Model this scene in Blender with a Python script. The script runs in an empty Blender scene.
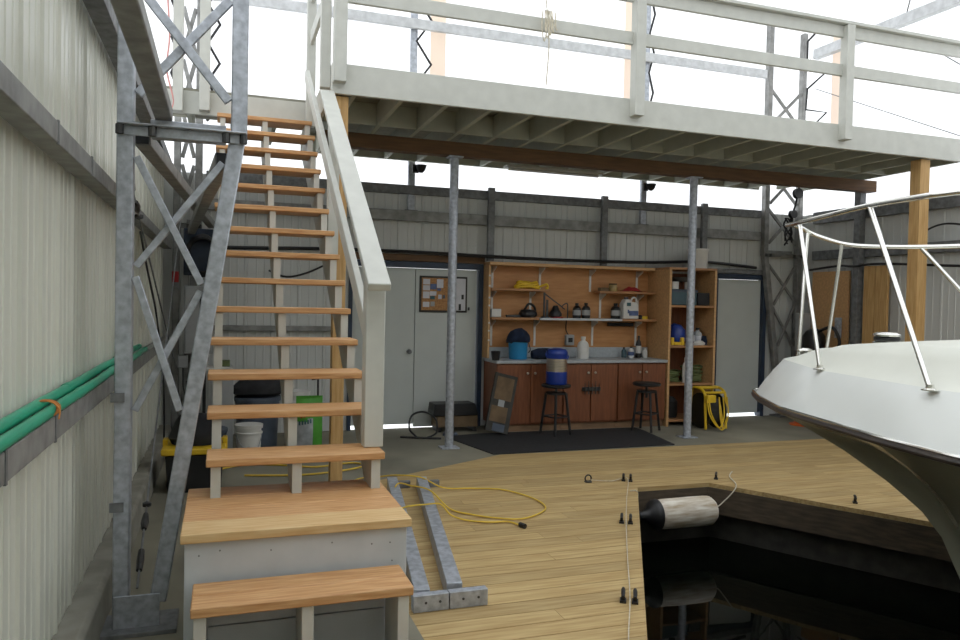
import bpy, bmesh, math, random
from mathutils import Vector, Matrix, Quaternion
random.seed(7)
PI = math.pi
SC = bpy.context.scene
COL = SC.collection
R = math.radians

# ------------------------------------------------------------------ materials
def nodes_of(name):
    m = bpy.data.materials.new(name); m.use_nodes = True
    nt = m.node_tree
    return m, nt, nt.nodes['Principled BSDF']

def mat(name, col, var=0.12, scale=8.0, stretch=(1, 1, 1), rough=0.6, metal=0.0, bump=0.0,
        detail=6.0, col2=None, spec=0.5, island=0.0, bscale=None):
    m, nt, b = nodes_of(name)
    N, L = nt.nodes.new, nt.links.new
    tc = N('ShaderNodeTexCoord'); mp = N('ShaderNodeMapping')
    mp.inputs['Scale'].default_value = stretch
    L(tc.outputs['Object'], mp.inputs['Vector'])
    vec = mp.outputs['Vector']
    if island:
        geo = N('ShaderNodeNewGeometry')
        mul = N('ShaderNodeVectorMath'); mul.operation = 'SCALE'
        cmb = N('ShaderNodeCombineXYZ')
        for k in 'XYZ': L(geo.outputs['Random Per Island'], cmb.inputs[k])
        L(cmb.outputs[0], mul.inputs[0]); mul.inputs['Scale'].default_value = 40.0
        ad = N('ShaderNodeVectorMath'); ad.operation = 'ADD'
        L(vec, ad.inputs[0]); L(mul.outputs[0], ad.inputs[1]); vec = ad.outputs[0]
    nz = N('ShaderNodeTexNoise'); nz.inputs['Scale'].default_value = scale
    nz.inputs['Detail'].default_value = detail
    L(vec, nz.inputs['Vector'])
    rp = N('ShaderNodeValToRGB')
    c2 = col2 or tuple(c * (1 - var) for c in col)
    c1 = tuple(min(1, c * (1 + (0 if col2 else var))) for c in col)
    rp.color_ramp.elements[0].position = 0.34; rp.color_ramp.elements[1].position = 0.68
    rp.color_ramp.elements[0].color = (*c2, 1); rp.color_ramp.elements[1].color = (*c1, 1)
    L(nz.outputs['Fac'], rp.inputs['Fac'])
    out = rp.outputs['Color']
    if island:
        hs = N('ShaderNodeHueSaturation')
        mr = N('ShaderNodeMapRange'); mr.inputs['To Min'].default_value = 1 - island; mr.inputs['To Max'].default_value = 1 + island
        L(geo.outputs['Random Per Island'], mr.inputs['Value'])
        L(mr.outputs[0], hs.inputs['Value']); L(out, hs.inputs['Color']); out = hs.outputs['Color']
    L(out, b.inputs['Base Color'])
    b.inputs['Roughness'].default_value = rough
    b.inputs['Metallic'].default_value = metal
    b.inputs['Specular IOR Level'].default_value = spec
    if bump:
        bp = N('ShaderNodeBump'); bp.inputs['Strength'].default_value = bump; bp.inputs['Distance'].default_value = 0.01
        if bscale:
            n2 = N('ShaderNodeTexNoise'); n2.inputs['Scale'].default_value = bscale
            L(vec, n2.inputs['Vector']); L(n2.outputs['Fac'], bp.inputs['Height'])
        else:
            L(nz.outputs['Fac'], bp.inputs['Height'])
        L(bp.outputs['Normal'], b.inputs['Normal'])
    return m

M = {}
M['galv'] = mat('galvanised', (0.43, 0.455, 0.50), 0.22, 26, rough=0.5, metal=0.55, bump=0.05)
M['galv_lit'] = mat('galvanised_lit', (0.58, 0.59, 0.60), 0.12, 14, rough=0.55, metal=0.15)  # paler zinc: brightness from the nearby cover put into the colour
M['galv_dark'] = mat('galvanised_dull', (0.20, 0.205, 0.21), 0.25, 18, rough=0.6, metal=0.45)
M['galv_shaded'] = mat('galvanised_shaded', (0.26, 0.26, 0.25), 0.25, 10, rough=0.55, metal=0.4)  # darker zinc: weak bounce light on undersides put into the colour
M['bolt'] = mat('bolt_steel', (0.08, 0.08, 0.08), 0.2, 20, rough=0.5, metal=0.7)
M['siding'] = mat('siding_cream', (0.62, 0.625, 0.545), 0.03, 3, (1, 1, .15), rough=0.30)
M['siding_back'] = mat('siding_grey_cream', (0.57, 0.58, 0.56), 0.03, 3, (1, 1, .15), rough=0.5)
M['white'] = mat('white_paint', (0.53, 0.535, 0.49), 0.05, 9, (1, 1, 1), rough=0.55, bump=0.06)
M['white_cool'] = mat('white_paint_panel', (0.53, 0.555, 0.575), 0.05, 7, rough=0.6)
M['white_shaded'] = mat('white_paint_shaded', (0.44, 0.455, 0.385), 0.06, 7, rough=0.7)  # white paint dimmed in colour for the weak light under the walkway
M['boards_shaded'] = mat('walkway_boards_shaded', (0.26, 0.25, 0.20), 0.2, 5, (1, 8, 8), rough=0.85)  # boards darkened in colour to hold the shade under the walkway
M['tread_light'] = mat('pale_fir_plank', (0.72, 0.52, 0.27), 0.2, 5, (1.2, 14, 14), rough=0.5, col2=(0.58, 0.36, 0.15), bump=0.03)
M['tread'] = mat('fir_tread', (0.66, 0.40, 0.19), 0.2, 5, (1.2, 14, 14), rough=0.5, col2=(0.47, 0.23, 0.085), bump=0.03, island=0.06)
M['plank'] = mat('deck_plank', (0.51, 0.375, 0.175), 0.2, 3.2, (.9, 13, 13), rough=0.65, col2=(0.36, 0.235, 0.09), bump=0.05, island=0.11, detail=9)
M['deckrim'] = mat('wet_dark_timber', (0.075, 0.055, 0.035), 0.35, 6, (1, 1, 6), rough=0.75)
M['concrete'] = mat('old_concrete', (0.235, 0.22, 0.165), 0.3, 0.9, rough=0.85, detail=10, bump=0.08)
M['kerb'] = mat('kerb_concrete', (0.26, 0.25, 0.21), 0.2, 6, rough=0.9, bump=0.1)
M['beam'] = mat('brown_beam', (0.13, 0.066, 0.026), 0.25, 3, (1.2, 12, 12), rough=0.7)
M['timber'] = mat('raw_timber', (0.58, 0.37, 0.155), 0.18, 4, (12, 12, 1), rough=0.65, col2=(0.44, 0.255, 0.09))
M['ply'] = mat('plywood_orange', (0.52, 0.26, 0.10), 0.15, 4, (1, 6, 6), rough=0.55, col2=(0.42, 0.19, 0.065))
M['ply_edge'] = mat('pine_edge', (0.56, 0.33, 0.15), 0.12, 4, (1, 8, 8), rough=0.55)
M['shelfwood'] = mat('shelf_wood', (0.40, 0.20, 0.085), 0.15, 4, (1, 8, 8), rough=0.55)
M['cab'] = mat('cabinet_wood', (0.24, 0.085, 0.035), 0.22, 4, (9, 9, 1), rough=0.42, col2=(0.16, 0.05, 0.02))
M['plinth'] = mat('plinth_wood', (0.22, 0.13, 0.07), 0.2, 5, (1, 8, 8), rough=0.6)
M['worktop'] = mat('worktop_grey', (0.40, 0.43, 0.45), 0.1, 30, rough=0.35)
M['door'] = mat('door_grey', (0.53, 0.56, 0.535), 0.03, 3, rough=0.5)
M['navy'] = mat('navy_frame', (0.02, 0.035, 0.065), 0.2, 8, rough=0.5)
M['black'] = mat('black_plastic', (0.012, 0.012, 0.013), 0.2, 12, rough=0.45)
M['blacksoft'] = mat('black_soft', (0.018, 0.018, 0.02), 0.3, 9, rough=0.9, bump=0.2)
M['mat'] = mat('rubber_mat', (0.016, 0.016, 0.017), 0.25, 25, rough=0.85, bump=0.15)
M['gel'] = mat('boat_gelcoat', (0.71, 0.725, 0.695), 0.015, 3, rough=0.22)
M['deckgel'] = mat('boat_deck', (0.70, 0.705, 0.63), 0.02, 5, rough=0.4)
M['hull'] = mat('boat_hull_shaded', (0.30, 0.30, 0.235), 0.03, 3, rough=0.2)  # hull tone lowered in colour for its shade above the water
M['rub'] = mat('rub_rail_dark', (0.05, 0.04, 0.035), 0.3, 9, rough=0.35)
M['chrome'] = mat('stainless', (0.80, 0.79, 0.75), 0.03, 6, rough=0.16, metal=1.0)
M['green_pipe'] = mat('green_pipe', (0.015, 0.30, 0.17), 0.12, 6, rough=0.35)
M['twine'] = mat('orange_twine', (0.55, 0.20, 0.05), 0.3, 20, rough=0.9)
M['yellow'] = mat('yellow_plastic', (0.72, 0.47, 0.02), 0.1, 8, rough=0.45)
M['yellow_cord'] = mat('yellow_cord', (0.70, 0.48, 0.05), 0.1, 12, rough=0.5)
M['cooler_blue'] = mat('cooler_blue', (0.012, 0.04, 0.26), 0.12, 6, rough=0.35)
M['pail_blue'] = mat('pail_blue', (0.03, 0.27, 0.55), 0.06, 6, rough=0.4)
M['navycloth'] = mat('navy_cloth', (0.008, 0.016, 0.04), 0.3, 12, rough=0.95, bump=0.3)
M['steel'] = mat('brushed_steel', (0.55, 0.50, 0.43), 0.2, 6, (1, 1, 20), rough=0.3, metal=0.9)
M['pail_white'] = mat('pail_white', (0.66, 0.65, 0.62), 0.06, 8, rough=0.45)
M['rust'] = mat('fender_grime', (0.78, 0.74, 0.66), 0.2, 4, (1.2, 6, 9), rough=0.7, col2=(0.42, 0.33, 0.22), detail=9)
M['cork'] = mat('cork', (0.42, 0.22, 0.09), 0.25, 40, rough=0.9)
M['frame_black'] = mat('frame_dark', (0.02, 0.017, 0.014), 0.2, 10, rough=0.5)
M['paper'] = mat('paper', (0.62, 0.62, 0.66), 0.06, 9, rough=0.8)
M['paper_blue'] = mat('paper_blue', (0.10, 0.14, 0.28), 0.2, 15, rough=0.8)
M['paper_teal'] = mat('paper_teal', (0.05, 0.13, 0.15), 0.2, 15, rough=0.8)
M['red'] = mat('red_cloth', (0.35, 0.018, 0.02), 0.2, 10, rough=0.8)
M['orange'] = mat('orange_plastic', (0.62, 0.12, 0.02), 0.1, 8, rough=0.5)
M['card'] = mat('cardboard', (0.15, 0.10, 0.055), 0.25, 7, rough=0.9)
M['carddark'] = mat('dirty_board', (0.045, 0.042, 0.036), 0.3, 9, rough=0.8)
M['bin_teal'] = mat('bin_teal', (0.055, 0.10, 0.12), 0.15, 8, rough=0.5)
M['bluegrey'] = mat('tub_bluegrey', (0.075, 0.095, 0.13), 0.15, 6, rough=0.45)
M['greybox'] = mat('grey_box', (0.33, 0.34, 0.34), 0.06, 8, rough=0.5)
M['green'] = mat('green_bag', (0.07, 0.30, 0.03), 0.15, 9, rough=0.5)
M['silverbag'] = mat('silver_bag', (0.40, 0.42, 0.44), 0.25, 12, rough=0.4)
M['olive'] = mat('olive_hose', (0.12, 0.15, 0.055), 0.2, 14, rough=0.5)
M['rope'] = mat('pale_rope', (0.60, 0.55, 0.44), 0.2, 40, rough=0.9)
M['beige_fabric'] = mat('beige_strap', (0.80, 0.66, 0.52), 0.05, 4, rough=0.9)
M['pink'] = mat('faded_red_rope', (0.62, 0.30, 0.28), 0.15, 12, rough=0.9)
M['amber'] = mat('amber_jar', (0.36, 0.26, 0.10), 0.2, 12, rough=0.3)
M['violet'] = mat('violet_trim', (0.06, 0.05, 0.13), 0.2, 9, rough=0.6)
M['tube_white'] = mat('lamp_tube', (0.62, 0.64, 0.66), 0.04, 6, rough=0.3)

def fabric_mat(name, tint, trans):
    m = bpy.data.materials.new(name); m.use_nodes = True
    nt = m.node_tree; nt.nodes.clear(); N, L = nt.nodes.new, nt.links.new
    out = N('ShaderNodeOutputMaterial')
    tc = N('ShaderNodeTexCoord'); mp = N('ShaderNodeMapping'); mp.inputs['Scale'].default_value = (1.0, 1.0, .55)
    mp.inputs['Rotation'].default_value = (0, R(35), 0)
    nz = N('ShaderNodeTexNoise'); nz.inputs['Scale'].default_value = 1.1; nz.inputs['Detail'].default_value = 3
    L(tc.outputs['Object'], mp.inputs['Vector']); L(mp.outputs[0], nz.inputs['Vector'])
    rp = N('ShaderNodeValToRGB')
    rp.color_ramp.elements[0].position = .3; rp.color_ramp.elements[1].position = .62
    rp.color_ramp.elements[0].color = (tint[0] * .9, tint[1] * .89, tint[2] * .92, 1); rp.color_ramp.elements[1].color = (*tint, 1)
    L(nz.outputs['Fac'], rp.inputs['Fac'])
    d = N('ShaderNodeBsdfDiffuse'); t = N('ShaderNodeBsdfTranslucent'); tr = N('ShaderNodeBsdfTransparent')
    L(rp.outputs[0], d.inputs['Color']); L(rp.outputs[0], t.inputs['Color']); L(rp.outputs[0], tr.inputs['Color'])
    m1 = N('ShaderNodeMixShader'); m1.inputs['Fac'].default_value = .6
    L(d.outputs[0], m1.inputs[1]); L(t.outputs[0], m1.inputs[2])
    m2 = N('ShaderNodeMixShader'); m2.inputs['Fac'].default_value = trans
    L(m1.outputs[0], m2.inputs[1]); L(tr.outputs[0], m2.inputs[2])
    L(m2.outputs[0], out.inputs['Surface'])
    return m
M['fabric'] = fabric_mat('white_sheer_cover', (0.925, 0.93, 0.935), 0.42)
M['strap'] = fabric_mat('double_cover_seam', (0.84, 0.69, 0.56), 0.04)

def water_mat():
    m, nt, b = nodes_of('dark_harbour_water'); N, L = nt.nodes.new, nt.links.new
    b.inputs['Base Color'].default_value = (0.0022, 0.003, 0.0022, 1); b.inputs['Roughness'].default_value = 0.02
    b.inputs['IOR'].default_value = 1.33; b.inputs['Specular IOR Level'].default_value = .22
    nz = N('ShaderNodeTexNoise'); nz.inputs['Scale'].default_value = 1.75
    bp = N('ShaderNodeBump'); bp.inputs['Strength'].default_value = .03; bp.inputs['Distance'].default_value = .05
    tc = N('ShaderNodeTexCoord'); L(tc.outputs['Object'], nz.inputs['Vector'])
    L(nz.outputs['Fac'], bp.inputs['Height']); L(bp.outputs[0], b.inputs['Normal'])
    return m
M['water'] = water_mat()

# ------------------------------------------------------------------ mesh builder
def frames(pts, closed=False):
    n = len(pts); out = []
    T = []
    for i in range(n):
        a = pts[(i - 1) % n] if (closed or i > 0) else pts[i]
        b = pts[(i + 1) % n] if (closed or i < n - 1) else pts[i]
        T.append((b - a).normalized())
    up = Vector((0, 0, 1)) if abs(T[0].z) < .9 else Vector((0, 1, 0))
    u = T[0].cross(up).normalized()
    for i in range(n):
        if i:
            q = T[i - 1].rotation_difference(T[i]); u = (q @ u).normalized()
        u = (u - T[i] * u.dot(T[i])).normalized()
        out.append((u, T[i].cross(u)))
    return out

class MB:
    def __init__(s): s.v = []; s.f = []
    def add(s, vs, fs):
        o = len(s.v); s.v += [Vector(v) for v in vs]; s.f += [tuple(i + o for i in f) for f in fs]; return s
    def box(s, x0, y0, z0, x1, y1, z1, rz=0, piv=None):
        vs = [Vector((x, y, z)) for z in (z0, z1) for y in (y0, y1) for x in (x0, x1)]
        if rz:
            p = Vector(piv) if piv else Vector(((x0 + x1) / 2, (y0 + y1) / 2, 0))
            m = Matrix.Rotation(rz, 3, 'Z'); vs = [m @ (v - p) + p for v in vs]
        return s.add(vs, [(0, 2, 3, 1), (4, 5, 7, 6), (0, 1, 5, 4), (2, 6, 7, 3), (0, 4, 6, 2), (1, 3, 7, 5)])
    def bar(s, p, q, w, h, up=(0, 0, 1)):
        p, q, up = Vector(p), Vector(q), Vector(up)
        t = (q - p).normalized(); a = t.cross(up).normalized() * w / 2; b = a.normalized().cross(t) * h / 2
        vs = [c + i * a + j * b for c in (p, q) for j in (-1, 1) for i in (-1, 1)]
        return s.add(vs, [(0, 2, 3, 1), (4, 5, 7, 6), (0, 1, 5, 4), (2, 6, 7, 3), (0, 4, 6, 2), (1, 3, 7, 5)])
    def tube(s, pts, r, seg=10, closed=False):
        pts = [Vector(p) for p in pts]; fr = frames(pts, closed); n = len(pts); vs = []; fs = []
        rr = r if isinstance(r, (list, tuple)) else [r] * n
        for p, (u, w), ra in zip(pts, fr, rr):
            vs += [p + (u * math.cos(2 * PI * k / seg) + w * math.sin(2 * PI * k / seg)) * ra for k in range(seg)]
        for i in range(n if closed else n - 1):
            j = (i + 1) % n
            for k in range(seg):
                l = (k + 1) % seg; fs.append((i * seg + k, i * seg + l, j * seg + l, j * seg + k))
        if not closed: fs += [tuple(range(seg - 1, -1, -1)), tuple((n - 1) * seg + k for k in range(seg))]
        return s.add(vs, fs)
    def cyl(s, p, q, r0, r1=None, seg=20): return s.tube([p, q], [r0, r0 if r1 is None else r1], seg)
    def lathe(s, prof, c, seg=24, axis='Z', sx=1, sy=1):
        vs = []; fs = []; n = len(prof); c = Vector(c)
        for r, z in prof:
            for k in range(seg):
                a = 2 * PI * k / seg; v = Vector((r * math.cos(a) * sx, r * math.sin(a) * sy, z))
                if axis == 'X': v = Vector((v.z, v.x, v.y))
                if axis == 'Y': v = Vector((v.x, v.z, -v.y))
                vs.append(c + v)
        for i in range(n - 1):
            for k in range(seg):
                l = (k + 1) % seg; fs.append((i * seg + k, i * seg + l, (i + 1) * seg + l, (i + 1) * seg + k))
        fs += [tuple(range(seg - 1, -1, -1)), tuple((n - 1) * seg + k for k in range(seg))]
        return s.add(vs, fs)
    def prism(s, poly, axis, a0, a1):
        def P(u, v, a): return {'X': (a, u, v), 'Y': (u, a, v), 'Z': (u, v, a)}[axis]
        n = len(poly); vs = [P(u, v, a0) for u, v in poly] + [P(u, v, a1) for u, v in poly]
        fs = [tuple(range(n - 1, -1, -1)), tuple(range(n, 2 * n))] + [(i, (i + 1) % n, n + (i + 1) % n, n + i) for i in range(n)]
        return s.add(vs, fs)
    def grid(s, rows, closed=False):
        n = len(rows); m = len(rows[0]); vs = [p for r in rows for p in r]
        fs = [(i * m + j, i * m + (j + 1) % m, (i + 1) * m + (j + 1) % m, (i + 1) * m + j)
              for i in range(n - 1) for j in range(m if closed else m - 1)]
        return s.add(vs, fs)
    def build(s, name, m, parent=None, bevel=0, local=False, sub=0, flat=False, org=None, recalc=True):
        vs = s.v; off = Vector((0, 0, 0))
        if parent is not None:
            if not local:
                p = parent
                while p is not None: off += p.location; p = p.parent
        elif not local:
            if org: off = Vector(org)
            else:
                xs = [v.x for v in vs]; ys = [v.y for v in vs]
                off = Vector(((min(xs) + max(xs)) / 2, (min(ys) + max(ys)) / 2, min(v.z for v in vs)))
        me = bpy.data.meshes.new(name)
        me.from_pydata([v - off for v in vs], [], s.f)
        bm = bmesh.new(); bm.from_mesh(me)
        if recalc: bmesh.ops.recalc_face_normals(bm, faces=bm.faces)
        if not flat:
            for f in bm.faces: f.smooth = True
            for e in bm.edges:
                if len(e.link_faces) != 2 or e.calc_face_angle(0) > R(38): e.smooth = False
        bm.to_mesh(me); bm.free()
        o = bpy.data.objects.new(name, me); COL.objects.link(o)
        me.materials.append(M[m] if isinstance(m, str) else m)
        if parent is not None: o.parent = parent
        elif not local: o.location = off
        if bevel:
            b = o.modifiers.new('bevel', 'BEVEL'); b.width = bevel; b.segments = 2; b.limit_method = 'ANGLE'
        if sub:
            b = o.modifiers.new('sub', 'SUBSURF'); b.levels = sub; b.render_levels = sub
        return o

def tag(o, label=None, cat=None, group=None, kind=None):
    if label: o['label'] = label
    if cat: o['category'] = cat
    if group: o['group'] = group
    if kind: o['kind'] = kind
    return o
def thing(name, loc, label, cat, group=None, rz=0):
    o = bpy.data.objects.new(name, None); COL.objects.link(o); o.empty_display_size = .1
    o.location = loc; o.rotation_euler = (0, 0, rz)
    return tag(o, label, cat, group)
def dup(o, loc=None, rz=None, label=None, parent=None):
    c = o.copy(); COL.objects.link(c)
    if parent is not None: c.parent = parent
    if loc is not None: c.location = loc
    if rz is not None: c.rotation_euler = (0, 0, rz)
    if label: c['label'] = label
    for ch in list(o.children): dup(ch, parent=c)
    return c
def lerp(a, b, t): return a + (b - a) * t
def interp(x, X, Y):
    if x <= X[0]: return Y[0]
    for i in range(len(X) - 1):
        if x <= X[i + 1]: return lerp(Y[i], Y[i + 1], (x - X[i]) / (X[i + 1] - X[i]))
    return Y[-1]
def smooth_path(P, n=6, closed=False):
    P = [Vector(p) for p in P]; out = []; N = len(P)
    for i in range(N if closed else N - 1):
        g = lambda k: P[k % N] if closed else P[max(0, min(N - 1, k))]
        a, b, c, d = g(i - 1), g(i), g(i + 1), g(i + 2)
        for k in range(n):
            t = k / n
            out.append(.5 * ((2 * b) + (c - a) * t + (2 * a - 5 * b + 4 * c - d) * t * t + (3 * b - a - 3 * c + d) * t ** 3))
    if not closed: out.append(P[-1])
    return out

# ------------------------------------------------------------------ dimensions
XL, XR, YB, YF = -0.65, 8.30, 9.22, -3.2     # inner faces of the walls
ZS = 3.02                                     # top of the metal siding
EAVE, RIDGE, XM = 5.7, 8.6, (XL + XR) / 2

# ------------------------------------------------------------------ the setting
DECK = [(0.92, YF), (0.92, 6.35), (2.80, 7.40), (XR, 7.40), (XR, YF)]
MB().prism([(XL, YF), (0.92, YF), (0.92, 6.35), (2.80, 7.40), (XR, 7.40), (XR, YB + .03), (XL, YB + .03)], 'Z', -.3, 0.0) \
    .build('floor', 'concrete', org=(0, 0, 0))['kind'] = 'structure'

def slipL(y): return 3.475 + (y - 5.76) * .575 if y > 2.3 else 3.475 + (2.3 - 5.76) * .575
def slipR(y): return 4.215 - (y - 5.78) * .605 if y > 1.35 else 4.215 - (1.35 - 5.78) * .605
def deckL(y): return 0.92 if y < 6.35 else 0.92 + (y - 6.35) * (2.80 - .92) / 1.05
mb = MB(); pw, gap = .138, .005
y = 7.40
while y > YF + .2:
    y1 = y - gap; y0 = max(y - pw, YF)
    cuts = [random.uniform(1.6, 3.2), random.uniform(5.2, 6.6)]
    if y0 < 5.77 < y1: y0 = 5.77
    if y1 <= 5.78:
        segs = [(deckL, slipL), (slipR, lambda q: XR)]
    else:
        segs = [(deckL, lambda q: XR)]
    for fa, fb in segs:
        xs0 = [fa(y0)] + [c for c in cuts if fa(y0) + .4 < c < fb(y0) - .4] + [fb(y0)]
        xs1 = [fa(y1)] + xs0[1:-1] + [fb(y1)]
        for i in range(len(xs0) - 1):
            g = .002 if 0 < i else 0
            poly = [(xs0[i] + g, y0), (xs0[i + 1], y0), (xs1[i + 1], y1), (xs1[i] + g, y1)]
            mb.prism(poly, 'Z', -.038, 0.0)
    y = y0 - (0 if y0 == 5.77 else 0)
    if y0 == 5.77: y = 5.77
deck = mb.build('wood_deck', 'plank', org=(0, 0, 0)); deck['kind'] = 'structure'
# rim boards round the slip, added dark wall closing the open underside behind
def wallstrip(mb, pts, z0, z1, t):
    for (ax, ay), (bx, by) in zip(pts[:-1], pts[1:]):
        a = Vector((ax, ay, (z0 + z1) / 2)); b = Vector((bx, by, (z0 + z1) / 2))
        n = Vector((-(b - a).y, (b - a).x, 0)).normalized() * t / 2
        mb.bar(a + n, b + n, t, z1 - z0)
edge = [(slipL(YF), YF), (slipL(2.3), 2.3), (3.475, 5.765), (4.215, 5.765), (slipR(1.35), 1.35), (slipR(YF), YF)]
mb = MB(); wallstrip(mb, edge, -.27, -.039, .05); mb.build('rim_board', 'deckrim', deck)
def inset(d):
    return [(slipL(YF) - d, YF), (slipL(2.3) - d, 2.35), (3.475 - d, 5.765 + d), (4.215 + d, 5.765 + d), (slipR(1.35) + d, 1.4), (slipR(YF) + d, YF)]
mb = MB(); wallstrip(mb, inset(.12), -.75, -.06, .08); mb.build('dark_backing', 'carddark', deck)  # dark sheet added for the gloom under the deck
tag(MB().grid([[(1.0, YF, -.54), (7.6, YF, -.54)], [(1.0, 6.2, -.54), (7.6, 6.2, -.54)]]).build('water', 'water', org=(4, 1, -.54)),
    'still black water in the boat slip', 'water', kind='stuff')

# ribbed siding
def siding(u0, u1, z0, z1, pos, mb):
    prof = []; u = u0; base = [(0, 0), (.095, 0), (.100, .004), (.112, .004), (.117, 0), (.185, 0), (.190, .004), (.202, .004), (.207, 0), (.268, 0), (.276, .012), (.296, .012), (.3049, 0)]
    k = 0
    while u < u1:
        for du, d in base:
            if du == 0 and k % 3 == 0 and u > u0:
                for a, e in ((-.002, 0), (-.001, -.012), (.002, -.012), (.003, 0)): prof.append((u + a, e))
                continue
            if u + du < u1: prof.append((u + du, d))
        u += .305; k += 1
    prof.append((u1, 0))
    mb.grid([[pos(a, d, z0) for a, d in prof], [pos(a, d, z1) for a, d in prof]])
def fabric(name, rows, parent): return MB().grid(rows).build(name, 'fabric', parent, recalc=False)

mb = MB(); siding(YF, YB, 0.0, ZS, lambda u, d, z: (XL + d, u, z), mb)
wl = mb.build('wall_left', 'siding', org=(XL, 3, 0)); wl['kind'] = 'structure'
mb = MB(); P = lambda u, d, z: (u, YB - d, z)
for a, b, z0 in ((XL, 1.47, 0), (1.47, 3.18, 2.06), (3.18, 6.72, 0), (6.72, 7.64, 2.06), (7.64, XR, 0)): siding(a, b, z0, ZS, P, mb)
wb = mb.build('wall_back', 'siding_back', org=(4, YB, 0)); wb['kind'] = 'structure'
mb = MB(); siding(YF, YB, 0.0, ZS, lambda u, d, z: (XR - d, u, z), mb)
wr = mb.build('wall_right', 'siding_back', org=(XR, 3, 0)); wr['kind'] = 'structure'
mb = MB(); siding(XL, XR, -.6, EAVE + .6, lambda u, d, z: (u, YF + d, z), mb)  # unseen end wall, siding carried above the eaves to cut light from behind
wf = mb.build('wall_front', 'siding', org=(4, YF, 0)); wf['kind'] = 'structure'

def zroof(x): return EAVE + (RIDGE - EAVE) * (1 - abs(x - XM) / (XR - XM))
def gable(yy, sgn):
    rows = []
    for j in range(13):
        row = []
        for i in range(61):
            x = XL + (XR - XL) * i / 60; zt = zroof(x); z = ZS - .05 + (zt - ZS + .05) * j / 12
            w = .025 * math.sin(x * 3.1 + z * 2.3) + .02 * math.sin(x * 7.3 - z * 4.1)
            row.append((x, yy + sgn * (.06 + w * (1 if 0 < j < 12 else 0)), z))
        rows.append(row)
    return rows
def side(xx, sgn):
    return [[(xx + sgn * (.06 + (.02 * math.sin(yy * 2.7 + z * 2) if 0 < j < 8 else 0)), yy, z) for yy in [YF + (YB - YF) * i / 60 for i in range(61)]]
            for j, z in enumerate([ZS - .05 + (EAVE - ZS + .05) * k / 8 for k in range(9)])]
fabric('fabric_panel', gable(YB, 1), wb); fabric('fabric_panel', gable(YF, -1), wf)
fabric('fabric_panel', side(XL, -1), wl); fabric('fabric_panel', side(XR, 1), wr)
mb = MB()
mb.grid([[(XL - .06, y_, EAVE), (XM, y_, RIDGE), (XR + .06, y_, EAVE)] for y_ in [YF - .1, 0, 3, 6, YB + .1]])
mb.build('ceiling', 'fabric', org=(XM, 3, EAVE), flat=True)['kind'] = 'structure'

MB().prism([(XL, 0), (XL + .13, 0), (XL + .12, .17), (XL + .10, .19), (XL, .19)], 'Y', YF, 8.9).build('trim_1', 'kerb', org=(XL, 3, 0), bevel=.008)['kind'] = 'structure'

# doors: double doors at left, single at right, navy frames, daylight gap below
def leaf(n, x0, x1, handle, z0=.05):
    d = MB().box(x0, YB + .01, z0, x1, YB + .06, 2.02).build('door_%d' % n, 'door', bevel=.004); d['kind'] = 'structure'
    if handle:
        mb = MB().lathe([(.03, 0), (.03, .008), (.012, .012), (.012, .04), (.026, .05), (.03, .065), (.022, .078), (.0, .082)], (handle, YB + .01, .97), 16, 'Y')
        for v in mb.v: v.y = 2 * (YB + .01) - v.y
        mb.build('door_knob', 'galv_dark', d)
    return d
leaf(1, 1.50, 2.288, 2.22); d2 = leaf(2, 2.296, 3.11, None, .012)
MB().box(2.27, YB + .061, .05, 2.32, YB + .075, 2.02).build('meeting_strip', 'black', d2)  # strip added behind the leaves to stop daylight through the seam
leaf(3, 6.79, 7.575, None, .05)
def dframe(n, x0, x1):
    MB().box(x0, YB - .05, 2.025, x1, YB + .08, 2.10).box(x0, YB - .05, 0, x0 + .045, YB + .08, 2.025).box(x1 - .06, YB - .05, 0, x1, YB + .08, 2.025).build('trim_%d' % n, 'navy', bevel=.004)['kind'] = 'structure'
dframe(2, 1.45, 3.18); dframe(3, 6.74, 7.64)
MB().box(1.30, YB - .07, 2.105, 3.19, YB - .03, 2.19).build('trim_4', 'beam', bevel=.004)['kind'] = 'structure'
MB().box(6.55, YB - .07, 2.105, 7.66, YB - .03, 2.17).build('trim_5', 'galv_dark', bevel=.004)['kind'] = 'structure'

# ------------------------------------------------------------------ steel on the left wall
def girt(name, p, q, w, h, m, label):
    return tag(MB().bar(p, q, w, h).build(name, m, bevel=.004), label, 'steel rail')
def lgirt(z0, z1, x1, m, label, seams=()):
    g = MB().box(XL + .025, YF + .02, z0, x1, 8.85, z1).build('wall_girt', m, bevel=.004)
    tag(g, label, 'steel rail')
    for s_ in seams: MB().box(x1 - .004, s_, z0 - .004, x1 + .003, s_ + .02, z1 + .004).build('splice_clip', 'galv_dark', g)
    return g
lgirt(2.115, 2.19, XL + .11, 'galv_shaded', 'galvanised rail along the left wall at head height above the green pipes', (2.9, 3.6, 5.2))
lgirt(1.075, 1.165, XL + .09, 'galv_shaded', 'galvanised ledge rail on the left wall carrying the green pipes', (2.35, 3.0, 4.6))
lgirt(2.94, 3.03, XL + .12, 'galv_dark', 'dark top rail of the left wall just under the white cover')
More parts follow.
